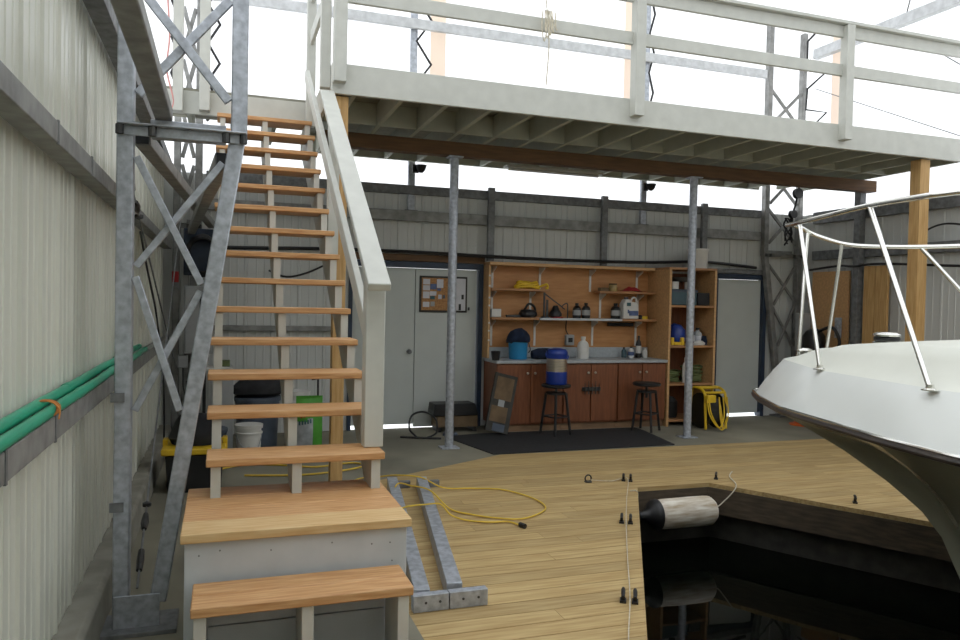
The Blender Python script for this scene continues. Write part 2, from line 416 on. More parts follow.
for k, (xx, zz, lab) in enumerate(((XL + .085, 1.19, 'green plastic pipe on the wall ledge, the one nearer the room'),
                                   (XL + .043, 1.212, 'green plastic pipe on the wall ledge, the one against the siding'))):
    pts = [(xx + .004 * math.sin(t * 1.7 + k), -2.5 + t * .5, zz + .003 * math.sin(t * 2.3 + k)) for t in range(18)] + [(xx, 6.3, zz)]
    o = MB().tube(pts, .020, 12).build('green_pipe', 'green_pipe'); tag(o, lab, 'pipe', 'green pipes on the left wall')
    MB().tube([(xx, 3.45, zz), (xx, 3.53, zz)], .0225, 12).build('coupling', 'green_pipe', o)
    MB().tube([(xx, 5.0, zz), (xx, 5.08, zz)], .0225, 12).build('coupling', 'green_pipe', o)
mb = MB()
for k in range(3):
    y_ = 2.93 + .012 * k
    mb.tube([(XL + .065 + (.045 + .002 * k) * math.cos(a), y_ + .01 * math.sin(a * 2), 1.20 + .030 * math.sin(a)) for a in [2 * PI * i / 16 for i in range(16)]], .0035, 6, True)
mb.tube(smooth_path([(XL + .105, 2.93, 1.215), (XL + .12, 2.915, 1.20), (XL + .12, 2.90, 1.17)]), .003, 6)
tag(mb.build('twine_tie', 'twine'), 'orange twine lashed round the two green pipes', 'twine')

def tube_sq(mb, p, q, w, h=None, up=(0, 1, 0)): mb.bar(p, q, w, h or w, up); return mb

def column(name, Y, xo, xi, xb, zk, label, m='galv', zt=5.9, sgn=1, lower=True, wo=.072, wi=.076):
    """outer chord at xo, inner chord at xi above zk slanting down to xb at the base"""
    t = thing(name, (xo, Y, 0), label, 'steel column')
    MB().bar((xo, Y, 0.02), (xo, Y, zt - .2), wo, .09, (0, 1, 0)).build('outer_chord', m, t, bevel=.006)
    MB().bar((xi, Y, zk - .06), (xi, Y, zt), wi, .09, (0, 1, 0)).build('inner_chord', m, t, bevel=.006)
    MB().bar((xb, Y, .13), (xi, Y, zk), wi, .085, (0, 1, 0)).build('slanted_leg', m, t, bevel=.006)
    a, b = sorted((xo, xi))
    MB().box(a - .03, Y - .095, zk - .03, b + .035, Y - .047, zk - .022).box(a - .03, Y - .055, zk - .075, b + .035, Y - .047, zk - .03).build('tie_bar', m, t, bevel=.003)
    MB().box(a + .1, Y + .05, zk - .05, b - .06, Y + .15, zk + .03).build('splice_plate', m, t, bevel=.004)
    for bx in (xo - .02 * sgn, xo + .12 * sgn, xi - .06 * sgn, xi + .02 * sgn):
        MB().cyl((bx, Y - .07, zk - .075), (bx, Y - .07, zk - .031), .018, seg=8).build('bolt', 'bolt', t)
    gp = MB().box(min(xo, xb) - .03, Y - .055, .02, max(xo, xb) + .01, Y - .045, .175).build('gusset', m, t, bevel=.002)
    MB().box(min(xo, xb) - .09, Y - .12, 0, max(xo, xb) + .09, Y + .13, .022).build('base_plate', 'galv_dark', t, bevel=.003)
    def brace(p, q, w=.034, dy=0): MB().bar((p[0], Y - .03 + dy, p[1]), (q[0], Y - .03 + dy, q[1]), w, .028, (0, 1, 0)).build('brace', m, t, bevel=.003)
    if lower:
        def xin(z): return lerp(xb, xi, max(0, (z - .13) / (zk - .13))) - .05 * sgn
        o_ = xo + .05 * sgn
        brace((o_, zk - .17), (xin(1.66), 1.66)); brace((xin(2.26), 2.26), (o_, 1.74), .034, .03)
        brace((o_, 1.69), (xin(1.05), 1.05)); brace((xin(1.63), 1.63), (o_, 1.05), .034, .03)
    z = zk + .13; d = (xi - xo) * 1.15
    for k in range(4):
        z2 = z + .38 if abs(d) < .75 else z + .5
        brace((xi - .05 * sgn, z), (xo + .05 * sgn, z2 + .12), .042); brace((xo + .05 * sgn, z), (xi - .05 * sgn, z2 + .12), .042, .03)
        z = z2 + .2
    for zc in (.6, 1.12) if lower else ():
        MB().box(xo - .05, Y - .056, zc - .022, xo + .01, Y - .046, zc + .022).build('clip_angle', 'galv_dark', t)
    return t
column('steel_column', 3.92, -.444, .064, -.282, 2.425, 'galvanised steel column with slanted leg beside the left wall, nearest the stairs foot')
column('steel_column', 9.03, -.50, -.275, -.42, 2.44, 'galvanised steel column in the far left corner behind the stairs', m='galv_shaded', lower=False)
column('steel_column', 9.12, 8.14, 7.53, 7.88, 2.44, 'dark steel lattice column in the far right corner behind the bow rail', m='galv_shaded', sgn=-1)  # darker zinc tone carries the shade low in this corner

tag(MB().box(-.325, YF + .05, 2.458, -.245, 4.0, 2.52).build('overhead_strut', 'galv_shaded', bevel=.006),
    'heavy square steel strut running overhead along the left wall to the near column', 'steel strut')
for lab, p, q in (('overhead diagonal brace starting at the wall end of the tie bar', (-.385, 4.05, 2.375), (-.13, 8.85, 2.40)),
                  ('overhead diagonal brace starting at the stairs end of the tie bar', (-.01, 4.05, 2.30), (-.34, 8.85, 2.325))):
    o = MB().bar(p, q, .075, .07).build('diagonal_brace', 'galv_shaded', bevel=.005); tag(o, lab, 'steel brace', 'overhead diagonal braces')
    MB().box(p[0] - .03, p[1] - .02, p[2] - .03, p[0] + .03, p[1] - .001, p[2] + .03).build('black_end', 'black', o)  # black block stands in for the dark inside of an open tube
# bracing cables with turnbuckles
for lab, p, q in (('bracing cable with shackles sloping down along the left wall from the near column', (-.47, 4.2, 2.25), (-.47, 8.9, .75)),
                  ('bracing cable with turnbuckle rising from the near column base plate', (-.40, 4.17, .10), (-.44, 8.9, 2.6))):
    P0, Q0 = Vector(p), Vector(q); d = (Q0 - P0).normalized()
    o = MB().tube([p, q], .006, 6).build('bracing_cable', 'galv_dark'); tag(o, lab, 'cable')
    a = P0 + d * .12; MB().tube([a, a + d * .07, a + d * .14], [.016, .02, .016], 8).build('turnbuckle', 'bolt', o)
    a = P0 + d * .42; MB().tube([a, a + d * .05, a + d * .12], [.014, .022, .014], 8).build('shackle', 'bolt', o)
    a = P0 + d * .62; MB().lathe([(0, -.02), (.024, -.01), (.024, .01), (0, .02)], a, 10).build('shackle_pin', 'bolt', o)
mb = MB().tube(smooth_path([(-.52, 5.4, 2.02), (-.53, 6.0, 1.8), (-.52, 6.8, 1.4), (-.52, 7.6, .75), (-.53, 7.9, .2)]), .008, 6)
tag(mb.build('hanging_cable', 'black'), 'thin black cable drooping down the left wall behind the near column', 'cable')

# ------------------------------------------------------------------ steel on the back wall
girt('wall_girt', (-.2, 9.15, 2.665), (7.46, 9.15, 2.665), .06, .13, 'galv_shaded', 'galvanised rail along the back wall above the doors and shelves')
girt('wall_girt', (-.2, 9.14, 2.985), (7.46, 9.14, 2.985), .06, .11, 'galv_dark', 'dark top rail of the back wall under the white cover')
girt('wall_girt', (-.2, 9.16, 1.25), (1.4, 9.16, 1.25), .05, .06, 'galv_shaded', 'low galvanised rail on the back wall seen between the stair treads')
for lab, x in (('short steel post on the back wall above the left end of the shelves', 3.235), ('short steel post on the back wall above the middle of the shelves', 4.86),
               ('short steel post on the back wall behind the white bucket on the tall unit', 6.45)):
    tag(MB().bar((x, 9.085, 2.14 if x < 6 else 2.2), (x, 9.085, 3.075), .085, .06, (0, 1, 0)).build('wall_post', 'galv_dark', bevel=.004), lab, 'steel post', 'short posts on the back wall')
def zigzag(name, pts, lab):
    tag(MB().tube(pts, .017, 6).build(name, 'black'), lab, 'lacing cord')
for lab, x, lab2, lab3 in (('tall gable post rising behind the left half of the walkway rail', 2.20, 'black zigzag lacing cord on the gable post above the double doors', 'beige cover seam strip beside the left gable post'),
                           ('tall gable post rising behind the middle of the walkway rail', 5.50, 'black zigzag lacing cord on the middle gable post', 'beige cover seam strip beside the middle gable post')):
    t = thing('gable_post', (x, 9.165, 2.74), lab, 'steel post', 'gable posts')
    MB().bar((x, 9.17, 2.74), (x, 9.17, 7.2), .085, .05, (0, 1, 0)).build('upright', 'galv', t, bevel=.005)
    MB().box(x - .08, 9.13, 2.732, x + .08, 9.195, 2.739).build('foot_plate', 'galv_dark', t)
    w = .19 if x < 3 else .075; x0 = x + .03
    zigzag('lacing_cord', [(x0 + (w if k % 2 else 0), 9.15, 3.75 + k * .27) for k in range(13)], lab2)
    sx = (2.42, 2.62) if x < 3 else (5.17, 5.39)
    o = MB().grid([[(sx[0], 9.2, 4.0), (sx[1], 9.2, 4.0)], [(sx[0], 9.2, 7.1), (sx[1], 9.2, 7.1)]]).build('seam_strip', 'strap', recalc=False)
    tag(o, lab3, 'fabric strip')
zigzag('lacing_cord', [(8.02, 9.12, 3.6), (8.02, 9.12, 3.75), (8.2, 8.72, 3.85), (8.1, 9.0, 4.2), (8.2, 8.7, 4.45), (8.1, 9.0, 4.55), (8.1, 8.98, 4.85), (8.2, 8.7, 5.05), (8.1, 9.0, 5.2), (8.1, 9.0, 5.55), (8.2, 8.7, 5.8)],
       'black zigzag lacing cord in the far right corner above the walkway')
zigzag('lacing_cord', [(-.58 + (.08 if k % 2 else 0), 9.12, 3.7 + k * .2) for k in range(9)], 'black zigzag lacing cord in the far left corner by the wall')
zigzag('lacing_cord', [(-.20 + (.13 if k % 2 else 0), 9.12, 3.6 + k * .22) for k in range(9)], 'black zigzag lacing cord between the two white posts above the stairs')
o = MB().grid([[(8.24, 8.66, 3.9), (8.24, 8.44, 3.9)], [(8.24, 8.66, 5.6), (8.24, 8.44, 5.6)]]).build('seam_strip', 'strap', recalc=False)
tag(o, 'beige cover seam strip on the right wall near the corner column', 'fabric strip')
girt('gable_tube', (-.2, 9.10, 5.02), (7.46, 9.10, 5.02), .05, .12, 'galv_lit', 'grey horizontal tube across the gable seen through the walkway rail')
girt('eave_tube', (8.16, 8.9, 5.33), (8.16, YF + .1, 5.20), .10, .14, 'galv_lit', 'grey tube along the top of the right wall rising to the upper right corner')
tag(MB().tube([(8.16, 8.9, 4.84), (8.16, 4.4, 2.6)], .006, 6).build('guy_wire', 'galv_dark'), 'thin guy wire sloping down across the right wall cover', 'cable')
tag(MB().tube([(8.22, 5.6, 3.7), (8.22, 7.4, 5.15)], .007, 6).build('guy_wire', 'galv_dark'), 'thin guy wire rising to the tube on the right wall', 'cable')
tag(MB().tube([(8.15, 7.35, 5.38), (7.75, 6.8, 5.85)], .009, 6).build('guy_wire', 'galv_shaded'), 'thin rod hanging from the roof to the upper right tube', 'cable')

# right wall
def rgirt(z0, z1, m, lab): tag(MB().box(XR - .10, YF + .1, z0, XR - .026, 8.9, z1).build('wall_girt', m, bevel=.004), lab, 'steel rail')
rgirt(2.33, 2.46, 'galv_dark', 'dull steel rail along the right wall behind the boat rail')
rgirt(2.86, 3.03, 'galv_dark', 'dark top rail of the right wall behind the timber post')
tag(MB().bar((8.14, 7.98, 0), (8.14, 7.98, 3.25), .10, .10, (0, 1, 0)).build('wall_post', 'galv_dark', bevel=.005), 'grey steel post against the right wall beside the raw boards', 'steel post')
tag(MB().tube(smooth_path([(8.12, 8.85, 2.18), (8.115, 8.3, 2.22), (8.06, 7.98, 2.20), (8.115, 7.6, 2.22), (8.17, 6.5, 2.15), (8.17, 5.0, 2.06), (8.17, 2.0, 2.1)]), .016, 8).build('black_hose', 'black'),
    'black hose strung along the right wall below the steel rail', 'hose')
tag(MB().tube(smooth_path([(8.16, 7.1, 2.47), (8.14, 6.95, 2.60), (8.14, 6.7, 2.66), (8.14, 6.4, 2.6), (8.16, 6.3, 2.47)]), .012, 8).build('cable_loop', 'black'),
    'black cable looped over the right wall rail past the timber post', 'cable')
tag(MB().box(8.16, 8.15, 0, 8.19, 8.83, 2.15).build('plywood_sheet', 'ply_edge', bevel=.003), 'pale plywood sheet on the right wall behind the machinery', 'plywood')
for y0, y1, lab in ((7.70, 7.88, 'raw wide board upright on the right wall, next to the steel post'), (7.50, 7.69, 'raw wide board upright on the right wall, farther from the steel post')):
    tag(MB().box(8.14, y0, 0, 8.18, y1, 2.2).build('raw_board', 'timber', bevel=.003), lab, 'board', 'raw boards on the right wall')
t = thing('pump_unit', (7.95, 8.45, 0), 'dark pump machine with hoses standing by the plywood sheet', 'machine')
MB().box(7.8, 8.25, 0, 8.1, 8.7, .95).build('cabinet', 'carddark', t, bevel=.01)
MB().lathe([(.12, 0), (.15, .04), (.15, .28), (.11, .34), (.05, .38)], (7.96, 8.55, .95), 18).build('motor', 'black', t)
MB().box(7.90, 8.72, 1.0, 8.05, 8.86, 1.55).build('control_box', 'greybox', t, bevel=.008)
MB().tube(smooth_path([(7.95, 8.45, 1.3), (7.95, 8.2, 1.36), (8.0, 8.12, 1.15), (7.98, 8.25, 1.0), (7.95, 8.4, 1.05)]), .022, 8).build('hose', 'black', t)
MB().box(7.98, 8.14, 1.22, 8.05, 8.20, 1.5).build('bracket', 'galv', t, bevel=.004)
tag(MB().lathe([(.17, 0), (.17, .02), (.11, .025), (.03, .72), (.025, .74), (.0, .745)], (7.62, 8.35, 0), 18).build('traffic_cone', 'orange'), 'orange traffic cone behind the boat bow', 'cone')
for v in ():
    pass
t = thing('pulley_rig', (7.86, 8.86, 2.44), 'black pulley blocks and rope bundle hung in the far right corner', 'pulley')
MB().lathe([(0, -.03), (.075, -.03), (.06, -.01), (.06, .01), (.075, .03), (0, .03)], (7.86, 8.84, 3.28), 16, 'Y').build('pulley', 'black', t)
MB().lathe([(0, -.03), (.06, -.03), (.05, -.01), (.05, .01), (.06, .03), (0, .03)], (7.80, 8.86, 2.98), 16, 'Y').build('pulley', 'black', t)
mb = MB()
for k in range(7):
    a = random.uniform(0, 6)
    mb.tube(smooth_path([(7.72 + .07 * math.sin(a + i * 1.3), 8.86 + .02 * math.cos(i), 2.92 - .09 * i + .05 * math.sin(a * i)) for i in range(5)]), .012, 6)
mb.tube(smooth_path([(7.86, 8.84, 3.3), (7.9, 8.84, 3.5), (7.84, 8.85, 3.15), (7.8, 8.86, 2.98), (7.76, 8.86, 2.6)]), .014, 6)
mb.build('rope_bundle', 'blacksoft', t)

# black hose & cables over doors
tag(MB().tube(smooth_path([(-.2, 9.13, 2.17), (.5, 9.13, 2.19), (1.2, 9.12, 2.21), (2.2, 9.11, 2.215), (3.3, 9.0, 2.19), (4.2, 9.0, 2.185), (5.4, 9.02, 2.20), (6.5, 9.13, 2.25), (7.4, 9.13, 2.20)]), .022, 8).build('black_hose', 'black'),
    'black hose running along the back wall above the doors and shelves', 'hose')
tag(MB().tube(smooth_path([(.50, 9.12, 1.93), (.7, 9.1, 1.86), (.95, 9.1, 1.92), (1.25, 9.12, 2.07)]), .012, 8).build('drooping_cable', 'black'), 'thin black cable sagging on the back wall behind the stair treads', 'cable')

# ------------------------------------------------------------------ catwalk
ZB, ZD = 3.335, 3.585
YC0, YC1, XC0 = 6.40, 9.12, 0.84
cw = thing('catwalk', (4.5, 7.6, ZB), 'white painted timber walkway with railings spanning above the workbench', 'walkway')
MB().box(XC0, YC0, ZB, XR - .03, YC0 + .04, ZD + .005).build('fascia', 'white', cw, bevel=.004)
MB().box(XC0, YC0 + .045, ZB, XC0 + .04, 7.64, ZD + .005).build('end_board', 'white', cw, bevel=.004)
MB().box(XC0, YC1 - .04, ZB, 7.38, YC1, ZD - .034).build('rear_rim', 'white_shaded', cw, bevel=.004)
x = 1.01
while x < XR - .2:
    MB().box(x, YC0 + .045, ZB, x + .04, YC1 - .045 if x < 7.3 else 8.95, ZD - .035).build('joist', 'white_shaded', cw)
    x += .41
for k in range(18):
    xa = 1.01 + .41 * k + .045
    if xa + .36 < XR: MB().box(xa, 7.42, ZB + .005, xa + .36, 7.46, ZD - .036).build('blocking', 'white_shaded', cw)
MB().box(.885, 7.42, ZB + .005, 1.005, 7.46, ZD - .036).build('blocking', 'white_shaded', cw)
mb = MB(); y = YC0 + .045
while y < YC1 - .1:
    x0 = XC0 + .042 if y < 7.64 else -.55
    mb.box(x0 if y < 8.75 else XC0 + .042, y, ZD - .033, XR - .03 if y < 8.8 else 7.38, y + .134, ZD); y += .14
mb.build('deck_boards', 'boards_shaded', cw)
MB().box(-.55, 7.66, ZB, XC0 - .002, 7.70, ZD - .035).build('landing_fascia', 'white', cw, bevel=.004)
for x in (-.35, .05, .45): MB().box(x, 7.705, ZB, x + .04, 8.85, ZD - .035).build('joist', 'white_shaded', cw)
MB().box(.93, 7.79, 3.185, 8.22, 7.93, 3.332).build('support_beam', 'beam', cw, bevel=.004)
# rails
def rpost(x, y, z0, z1, w=.09): MB().box(x - w / 2, y - w / 2, z0, x + w / 2, y + w / 2, z1).build('rail_post', 'white', cw, bevel=.004)
for x in (.895, 3.72, 6.245): rpost(x, YC0 - .047, 3.415, 4.62, .105 if x < 5 else .10)
rpost(.797, 6.53, 3.40, 4.62, .085)
rpost(.79, 7.60, 3.30, 4.62, .085)
rpost(-.425, 7.61, 3.335, 4.62, .09); rpost(-.19, 7.61, 3.36, 4.62, .095)
MB().box(.86, YC0 - .035, 4.095, XR - .05, YC0 + .005, 4.215).build('mid_rail', 'white', cw, bevel=.004)
MB().box(.86, YC0 - .035, 4.50, XR - .05, YC0 + .005, 4.625).build('top_rail', 'white', cw, bevel=.004)
MB().box(.80, YC0 - .09, 4.626, XR - .05, YC0 + .06, 4.66).build('rail_cap', 'white', cw, bevel=.004)
MB().box(.775, YC0 + .09, 4.095, .81, 7.64, 4.215).build('mid_rail', 'white', cw, bevel=.004)
MB().box(.775, YC0 + .09, 4.50, .81, 7.64, 4.625).build('top_rail', 'white', cw, bevel=.004)
# lamp under the walkway, rope on the rail
t = thing('strip_light', (3.98, 8.8, 3.27), 'unlit tube light fixture under the rear edge of the walkway', 'lamp')
MB().box(3.32, 8.76, 3.30, 4.66, 8.90, 3.334).build('housing', 'white', t, bevel=.004)
MB().tube([(3.36, 8.83, 3.285), (4.62, 8.83, 3.285)], .016, 10).build('tube', 'tube_white', t)
mb = MB().tube(smooth_path([(2.72, 6.315, 5.9), (2.72, 6.315, 4.7), (2.73, 6.31, 4.4), (2.77, 6.31, 4.0), (2.76, 6.33, 3.6)]), .006, 6)
for k in range(5): mb.tube(smooth_path([(2.70 + .03 * k, 6.30, 4.25), (2.69 + .035 * k, 6.295, 4.10), (2.72 + .03 * k, 6.30, 3.98 + .03 * k), (2.74 + .02 * k, 6.30, 4.12), (2.72 + .015 * k, 6.30, 4.26)]), .006, 6)
tag(mb.build('hanging_rope', 'rope'), 'pale rope knotted over the middle of the walkway rail', 'rope')
tag(MB().tube(smooth_path([(-.52, 7.55, 4.4), (-.50, 7.56, 4.0), (-.52, 7.56, 3.7), (-.46, 7.57, 3.42), (-.5, 7.57, 3.3)]), .008, 8).build('red_rope', 'pink'), 'faded red rope hanging beside the white posts above the stairs', 'rope')
for k, (x, lab, zz) in enumerate(((2.14, 'black clamp lamp on the gable post left of the pipe column', 3.22), (5.35, 'black clamp lamp on the gable post near the middle', 3.22))):
    t = thing('clamp_lamp', (x, 8.94, zz - .1), lab, 'lamp', 'clamp lamps on gable posts')
    MB().box(x + .02, 8.95, zz - .05, x + .10, 8.985, zz + .05).build('clamp', 'bolt', t, bevel=.004)
    MB().lathe([(.02, 0), (.05, .03), (.07, .09), (.06, .09)], (x + .12, 8.92, zz - .05), 14).build('lamp_shade', 'black', t)

# posts under the catwalk
def pipe_post(x, y, lab):
    t = thing('pipe_post', (x, y, 0), lab, 'steel post', 'pipe posts under the walkway')
    MB().box(x - .10, y - .09, 0, x + .10, y + .09, .014).build('base_plate', 'galv', t, bevel=.003)
    MB().cyl((x, y, .014), (x, y, 3.17), .047, seg=20).build('pipe', 'galv', t)
    MB().box(x - .08, y - .075, 3.17, x + .08, y + .065, 3.184).build('top_plate', 'galv', t)
    return t
p1 = pipe_post(2.366, 7.865, 'round steel pipe post in front of the grey double doors')
dup(p1, (5.42, 7.865, 0), label='round steel pipe post in front of the tall shelf unit')
tag(MB().box(.885, 6.46, 0, .99, 6.57, ZB - .003).build('timber_post', 'timber', bevel=.005), 'raw timber post beside the stairs under the walkway corner', 'timber post')
tag(MB().box(7.45, 6.46, 0, 7.59, 6.60, ZB - .003).build('timber_post', 'timber', bevel=.005, ), 'raw timber post behind the boat under the walkway', 'timber post')

# ------------------------------------------------------------------ stairs
XS0, XS1 = -.068, .775
RUN, Y1 = .278, 3.70
ZT = [.840, 1.022, 1.19, 1.362, 1.546, 1.732, 1.922, 2.112, 2.305, 2.503, 2.702, 2.90, 3.098, 3.292]
st = thing('staircase', (.35, 3.72, .655), 'open white staircase with bare wood treads and a sloping handrail', 'stairs')
def stringer(x0, x1):
    zb0 = .655
    top = []
    for n in range(14):
        yy = Y1 + .02 + RUN * n; zt = ZT[n] - .038
        top += [(yy, zt), (yy + RUN, zt)]
    top = [(Y1 + .02, zb0)] + top
    bot = [(7.64, ZT[13] - .038), (7.64, 3.02), (Y1 + .21, zb0)]
    MB().prism(top + bot, 'X', x0, x1).build('stringer', 'white', st)
stringer(XS0 + .022, XS0 + .067); stringer(.328, .373); stringer(XS1 - .06, XS1 - .015)
for n in range(14):
    z = ZT[n]; yy = Y1 + RUN * n
    MB().box(XS0 - .005 + random.uniform(-.006, .006), yy, z - .036, XS1 + random.uniform(-.004, .006), yy + .275, z).build('tread', 'tread', st, bevel=.005)
MB().box(.695, 3.83, .841, .795, 3.925, 1.72).build('newel_post', 'white', st, bevel=.005)
MB().box(.782, 6.08, 1.96, .868, 6.17, 3.13).build('rail_upright', 'white', st, bevel=.005)
MB().bar((.72, 3.62, 1.665), (.80, 6.39, 3.33), .115, .04).build('handrail', 'white', st, bevel=.006)
MB().bar((.735, 3.93, 1.40), (.745, 7.52, 3.78), .04, .11).build('mid_rail', 'white', st, bevel=.005)

pf = thing('stair_platform', (.32, 3.56, 0), 'large box step with a plank top at the foot of the stairs', 'platform')
MB().box(-.135, 3.19, 0, .775, 3.215, .615).build('front_panel', 'white_cool', pf, bevel=.003)
MB().box(-.135, 3.22, 0, -.11, 3.93, .615).build('side_panel', 'white_cool', pf, bevel=.003)
MB().box(.75, 3.22, 0, .775, 3.93, .615).build('side_panel', 'white_cool', pf, bevel=.003)
MB().box(-.10, 3.90, 0, .74, 3.93, .615).build('rear_panel', 'white_cool', pf)
yy = 3.165
for k in range(4):
    MB().box(-.15, yy, .617, .79, yy + .19, .655).build('top_plank', 'tread' if k else 'tread_light', pf, bevel=.004); yy += .193
mb = MB()
for px_, pz_ in ((-.08, .56), (.0, .575), (.70, .55), (.73, .40), (.2, .56), (.45, .57), (.71, .47), (.62, .55)): mb.lathe([(0, 0), (.0035, 0), (.0035, .002), (0, .002)], (px_, 3.187, pz_), 8, 'Y')
mb.build('screws', 'galv_dark', pf)
bs = thing('bench_step', (.33, 3.04, 0), 'small white step with two plank tread in front of the box step', 'step')
MB().box(-.10, 2.89, .425, .735, 3.02, .462).build('tread_plank', 'tread', bs, bevel=.005)
MB().box(-.10, 3.024, .425, .735, 3.155, .462).build('tread_plank', 'tread', bs, bevel=.005)
for x in (-.09, .30, .675): MB().box(x, 2.905, 0, x + .045, 3.15, .423).build('leg', 'white', bs, bevel=.003)
MB().box(-.04, 3.152, .0, .67, 3.164, .28).build('back_panel', 'white_cool', bs); MB().box(-.04, 3.152, .287, .67, 3.164, .42).build('back_panel', 'white_cool', bs)
ls = thing('low_step', (.35, 2.78, 0), 'lowest wooden step just inside the bottom of the picture', 'step')
MB().box(-.10, 2.66, .205, .755, 2.88, .245).build('tread_plank', 'tread', ls, bevel=.005)
for x in (-.09, .30, .69): MB().box(x, 2.68, 0, x + .045, 2.87, .203).build('leg', 'white', ls, bevel=.003)

# ------------------------------------------------------------------ steel channels and cord on the deck
for lab, p, q, pl in (('loose galvanised steel channel on the deck, touching the box step side', (1.38, 6.25), (1.00, 3.76), (.94, 1.13)),
                      ('loose galvanised steel channel on the deck, out in the open', (1.63, 6.22), (1.19, 3.80), (1.135, 1.345))):
    t = thing('steel_channel', ((p[0] + q[0]) / 2, (p[1] + q[1]) / 2, 0), lab, 'steel channel', 'steel channels on the deck')
    MB().bar((*p, .05), (*q, .05), .085, .10).build('channel', 'galv', t, bevel=.004)
    MB().box(pl[0], 3.70, .002, pl[1], 3.75, .09).build('end_plate', 'galv', t, bevel=.003)
    for hx in (.35, .75): MB().lathe([(0, 0), (.007, 0), (.007, .002), (0, .002)], (lerp(*pl, hx), 3.698, .05), 10, 'Y').build('bolt_hole', 'bolt', t)
    d = Vector((p[0] - q[0], p[1] - q[1], 0)).normalized()
    MB().box(p[0] - .02, p[1] - .01, .0, p[0] + .16, p[1] + .03, .06).build('lug', 'galv_dark', t, bevel=.003)
h = .012
cord = [(.95, 6.3, h), (1.15, 6.62, h), (1.3, 6.5, .05), (1.42, 6.25, .115), (1.60, 6.12, .115), (1.78, 6.07, .03), (2.02, 6.06, h), (2.25, 5.97, h), (2.38, 5.75, h), (2.43, 5.52, h), (2.40, 5.33, h), (2.28, 5.19, h), (2.10, 5.10, h), (1.93, 5.17, h), (1.775, 5.31, h), (1.66, 5.47, .02),
        (1.56, 5.68, .115), (1.45, 5.86, .115), (1.36, 5.95, .115), (1.27, 5.75, .05), (1.2, 5.5, .012), (1.17, 5.3, .06), (1.26, 5.26, .115), (1.42, 5.29, .115), (1.53, 5.27, .115), (1.60, 5.24, .04), (1.70, 5.17, h), (1.85, 5.08, h), (1.98, 5.06, h), (2.03, 4.96, h)]
t = thing('extension_cord', (1.6, 5.6, 0), 'yellow extension cord looped over the channels on the deck', 'cord')
MB().tube(smooth_path(cord, 6), .0065, 8).build('cord', 'yellow_cord', t)
MB().tube([(2.035, 4.955, .018), (2.05, 4.90, .018)], .018, 10).build('socket_end', 'black', t)
tag(MB().tube(smooth_path([(-.1, 7.2, h), (.2, 7.45, h), (.55, 7.35, h), (.85, 7.2, h), (1.2, 7.3, h), (1.3, 7.15, h), (1.1, 7.0, h), (.7, 6.9, h), (.2, 7.0, h)]), .009, 8).build('yellow_cord', 'yellow_cord'), 'yellow cord lying on the concrete behind the stairs', 'cord')

# deck line and hardware
tag(MB().tube(smooth_path([(3.16, 6.06, .02), (3.35, 6.0, .012), (3.51, 6.0, .03), (3.17, 5.42, .012), (2.83, 4.84, .03), (2.46, 4.18, .012), (2.10, 3.53, .03), (1.86, 3.13, .012), (1.5, 2.5, .012)]), .003, 6).build('mooring_line', 'rope'),
    'thin pale line stretched along the deck beside the slip', 'line')
def cleat(x, y, rz, lab, two=True):
    t = thing('dock_cleat', (x, y, 0), lab, 'cleat', 'small black deck cleats', rz)
    for dx in ((-.022, .022) if two else (0,)):
        mb = MB().box(dx - .012, -.02, 0, dx + .012, .02, .008).box(dx - .007, -.008, .008, dx + .007, .008, .03)
        mb.tube([(dx, -.045, .034), (dx, -.02, .037), (dx, .02, .037), (dx, .045, .034)], [.005, .008, .008, .005], 8)
        mb.v = [v * 1.45 for v in mb.v]; mb.build('cleat_horn', 'black', t, local=True)
    return t
cleat(3.513, 6.01, -.53, 'pair of black cleats on the deck at the far end of the pale line')
cleat(2.83, 4.84, -.53, 'pair of black cleats midway along the pale line on the deck')
cleat(2.096, 3.532, -.53, 'pair of black cleats on the deck nearest the camera')
cleat(4.379, 5.876, -.7, 'single black cleat at the far corner of the slip above the fender', False)
cleat(4.996, 4.851, -.7, 'single black cleat on the deck edge left of the boat hull', False)
t = thing('pad_eye', (3.144, 6.062, 0), 'dark ring bolt on the deck at the end of the pale line', 'ring bolt')
MB().lathe([(0, 0), (.035, 0), (.035, .008), (0, .008)], (3.144, 6.062, 0), 14).build('base', 'bolt', t)
MB().tube([(3.144 + .03 * math.cos(a), 6.062, .034 + .03 * math.sin(a)) for a in [2 * PI * i / 14 for i in range(14)]], .007, 6, True).build('ring', 'bolt', t)

# fender
fd = thing('fender', (3.86, 5.60, -.34), 'weathered white cylindrical fender slung across the head of the slip', 'fender')
a = .12
prof = [(.03, 0), (.08, .006), (.118, .03), (.128, .07), (.130, .3), (.130, .5), (.126, .55), (.10, .585), (.04, .60), (.02, .60)]
MB().lathe(prof, (3.555, 5.60, -.20), 28, 'X').build('body', 'rust', fd)
MB().lathe([(.02, -.17), (.035, -.16), (.04, -.11), (.07, -.06), (.118, -.03), (.132, -.005), (.134, .02), (.12, .025)], (3.555, 5.60, -.20), 24, 'X').build('black_end', 'black', fd)
for lab, pts in (('pale rope holding the left end of the fender to the deck corner', [(3.40, 5.60, -.19), (3.40, 5.63, -.10), (3.395, 5.63, .004), (3.34, 5.66, .006)]),
                 ('pale rope holding the right end of the fender to the deck edge', [(4.15, 5.60, -.19), (4.24, 5.60, -.15), (4.36, 5.56, .004), (4.55, 5.9, .008), (4.70, 6.06, .012)])):
    tag(MB().tube(smooth_path(pts), .0055, 6).build('fender_rope', 'rope'), lab, 'rope', 'ropes holding the fender')

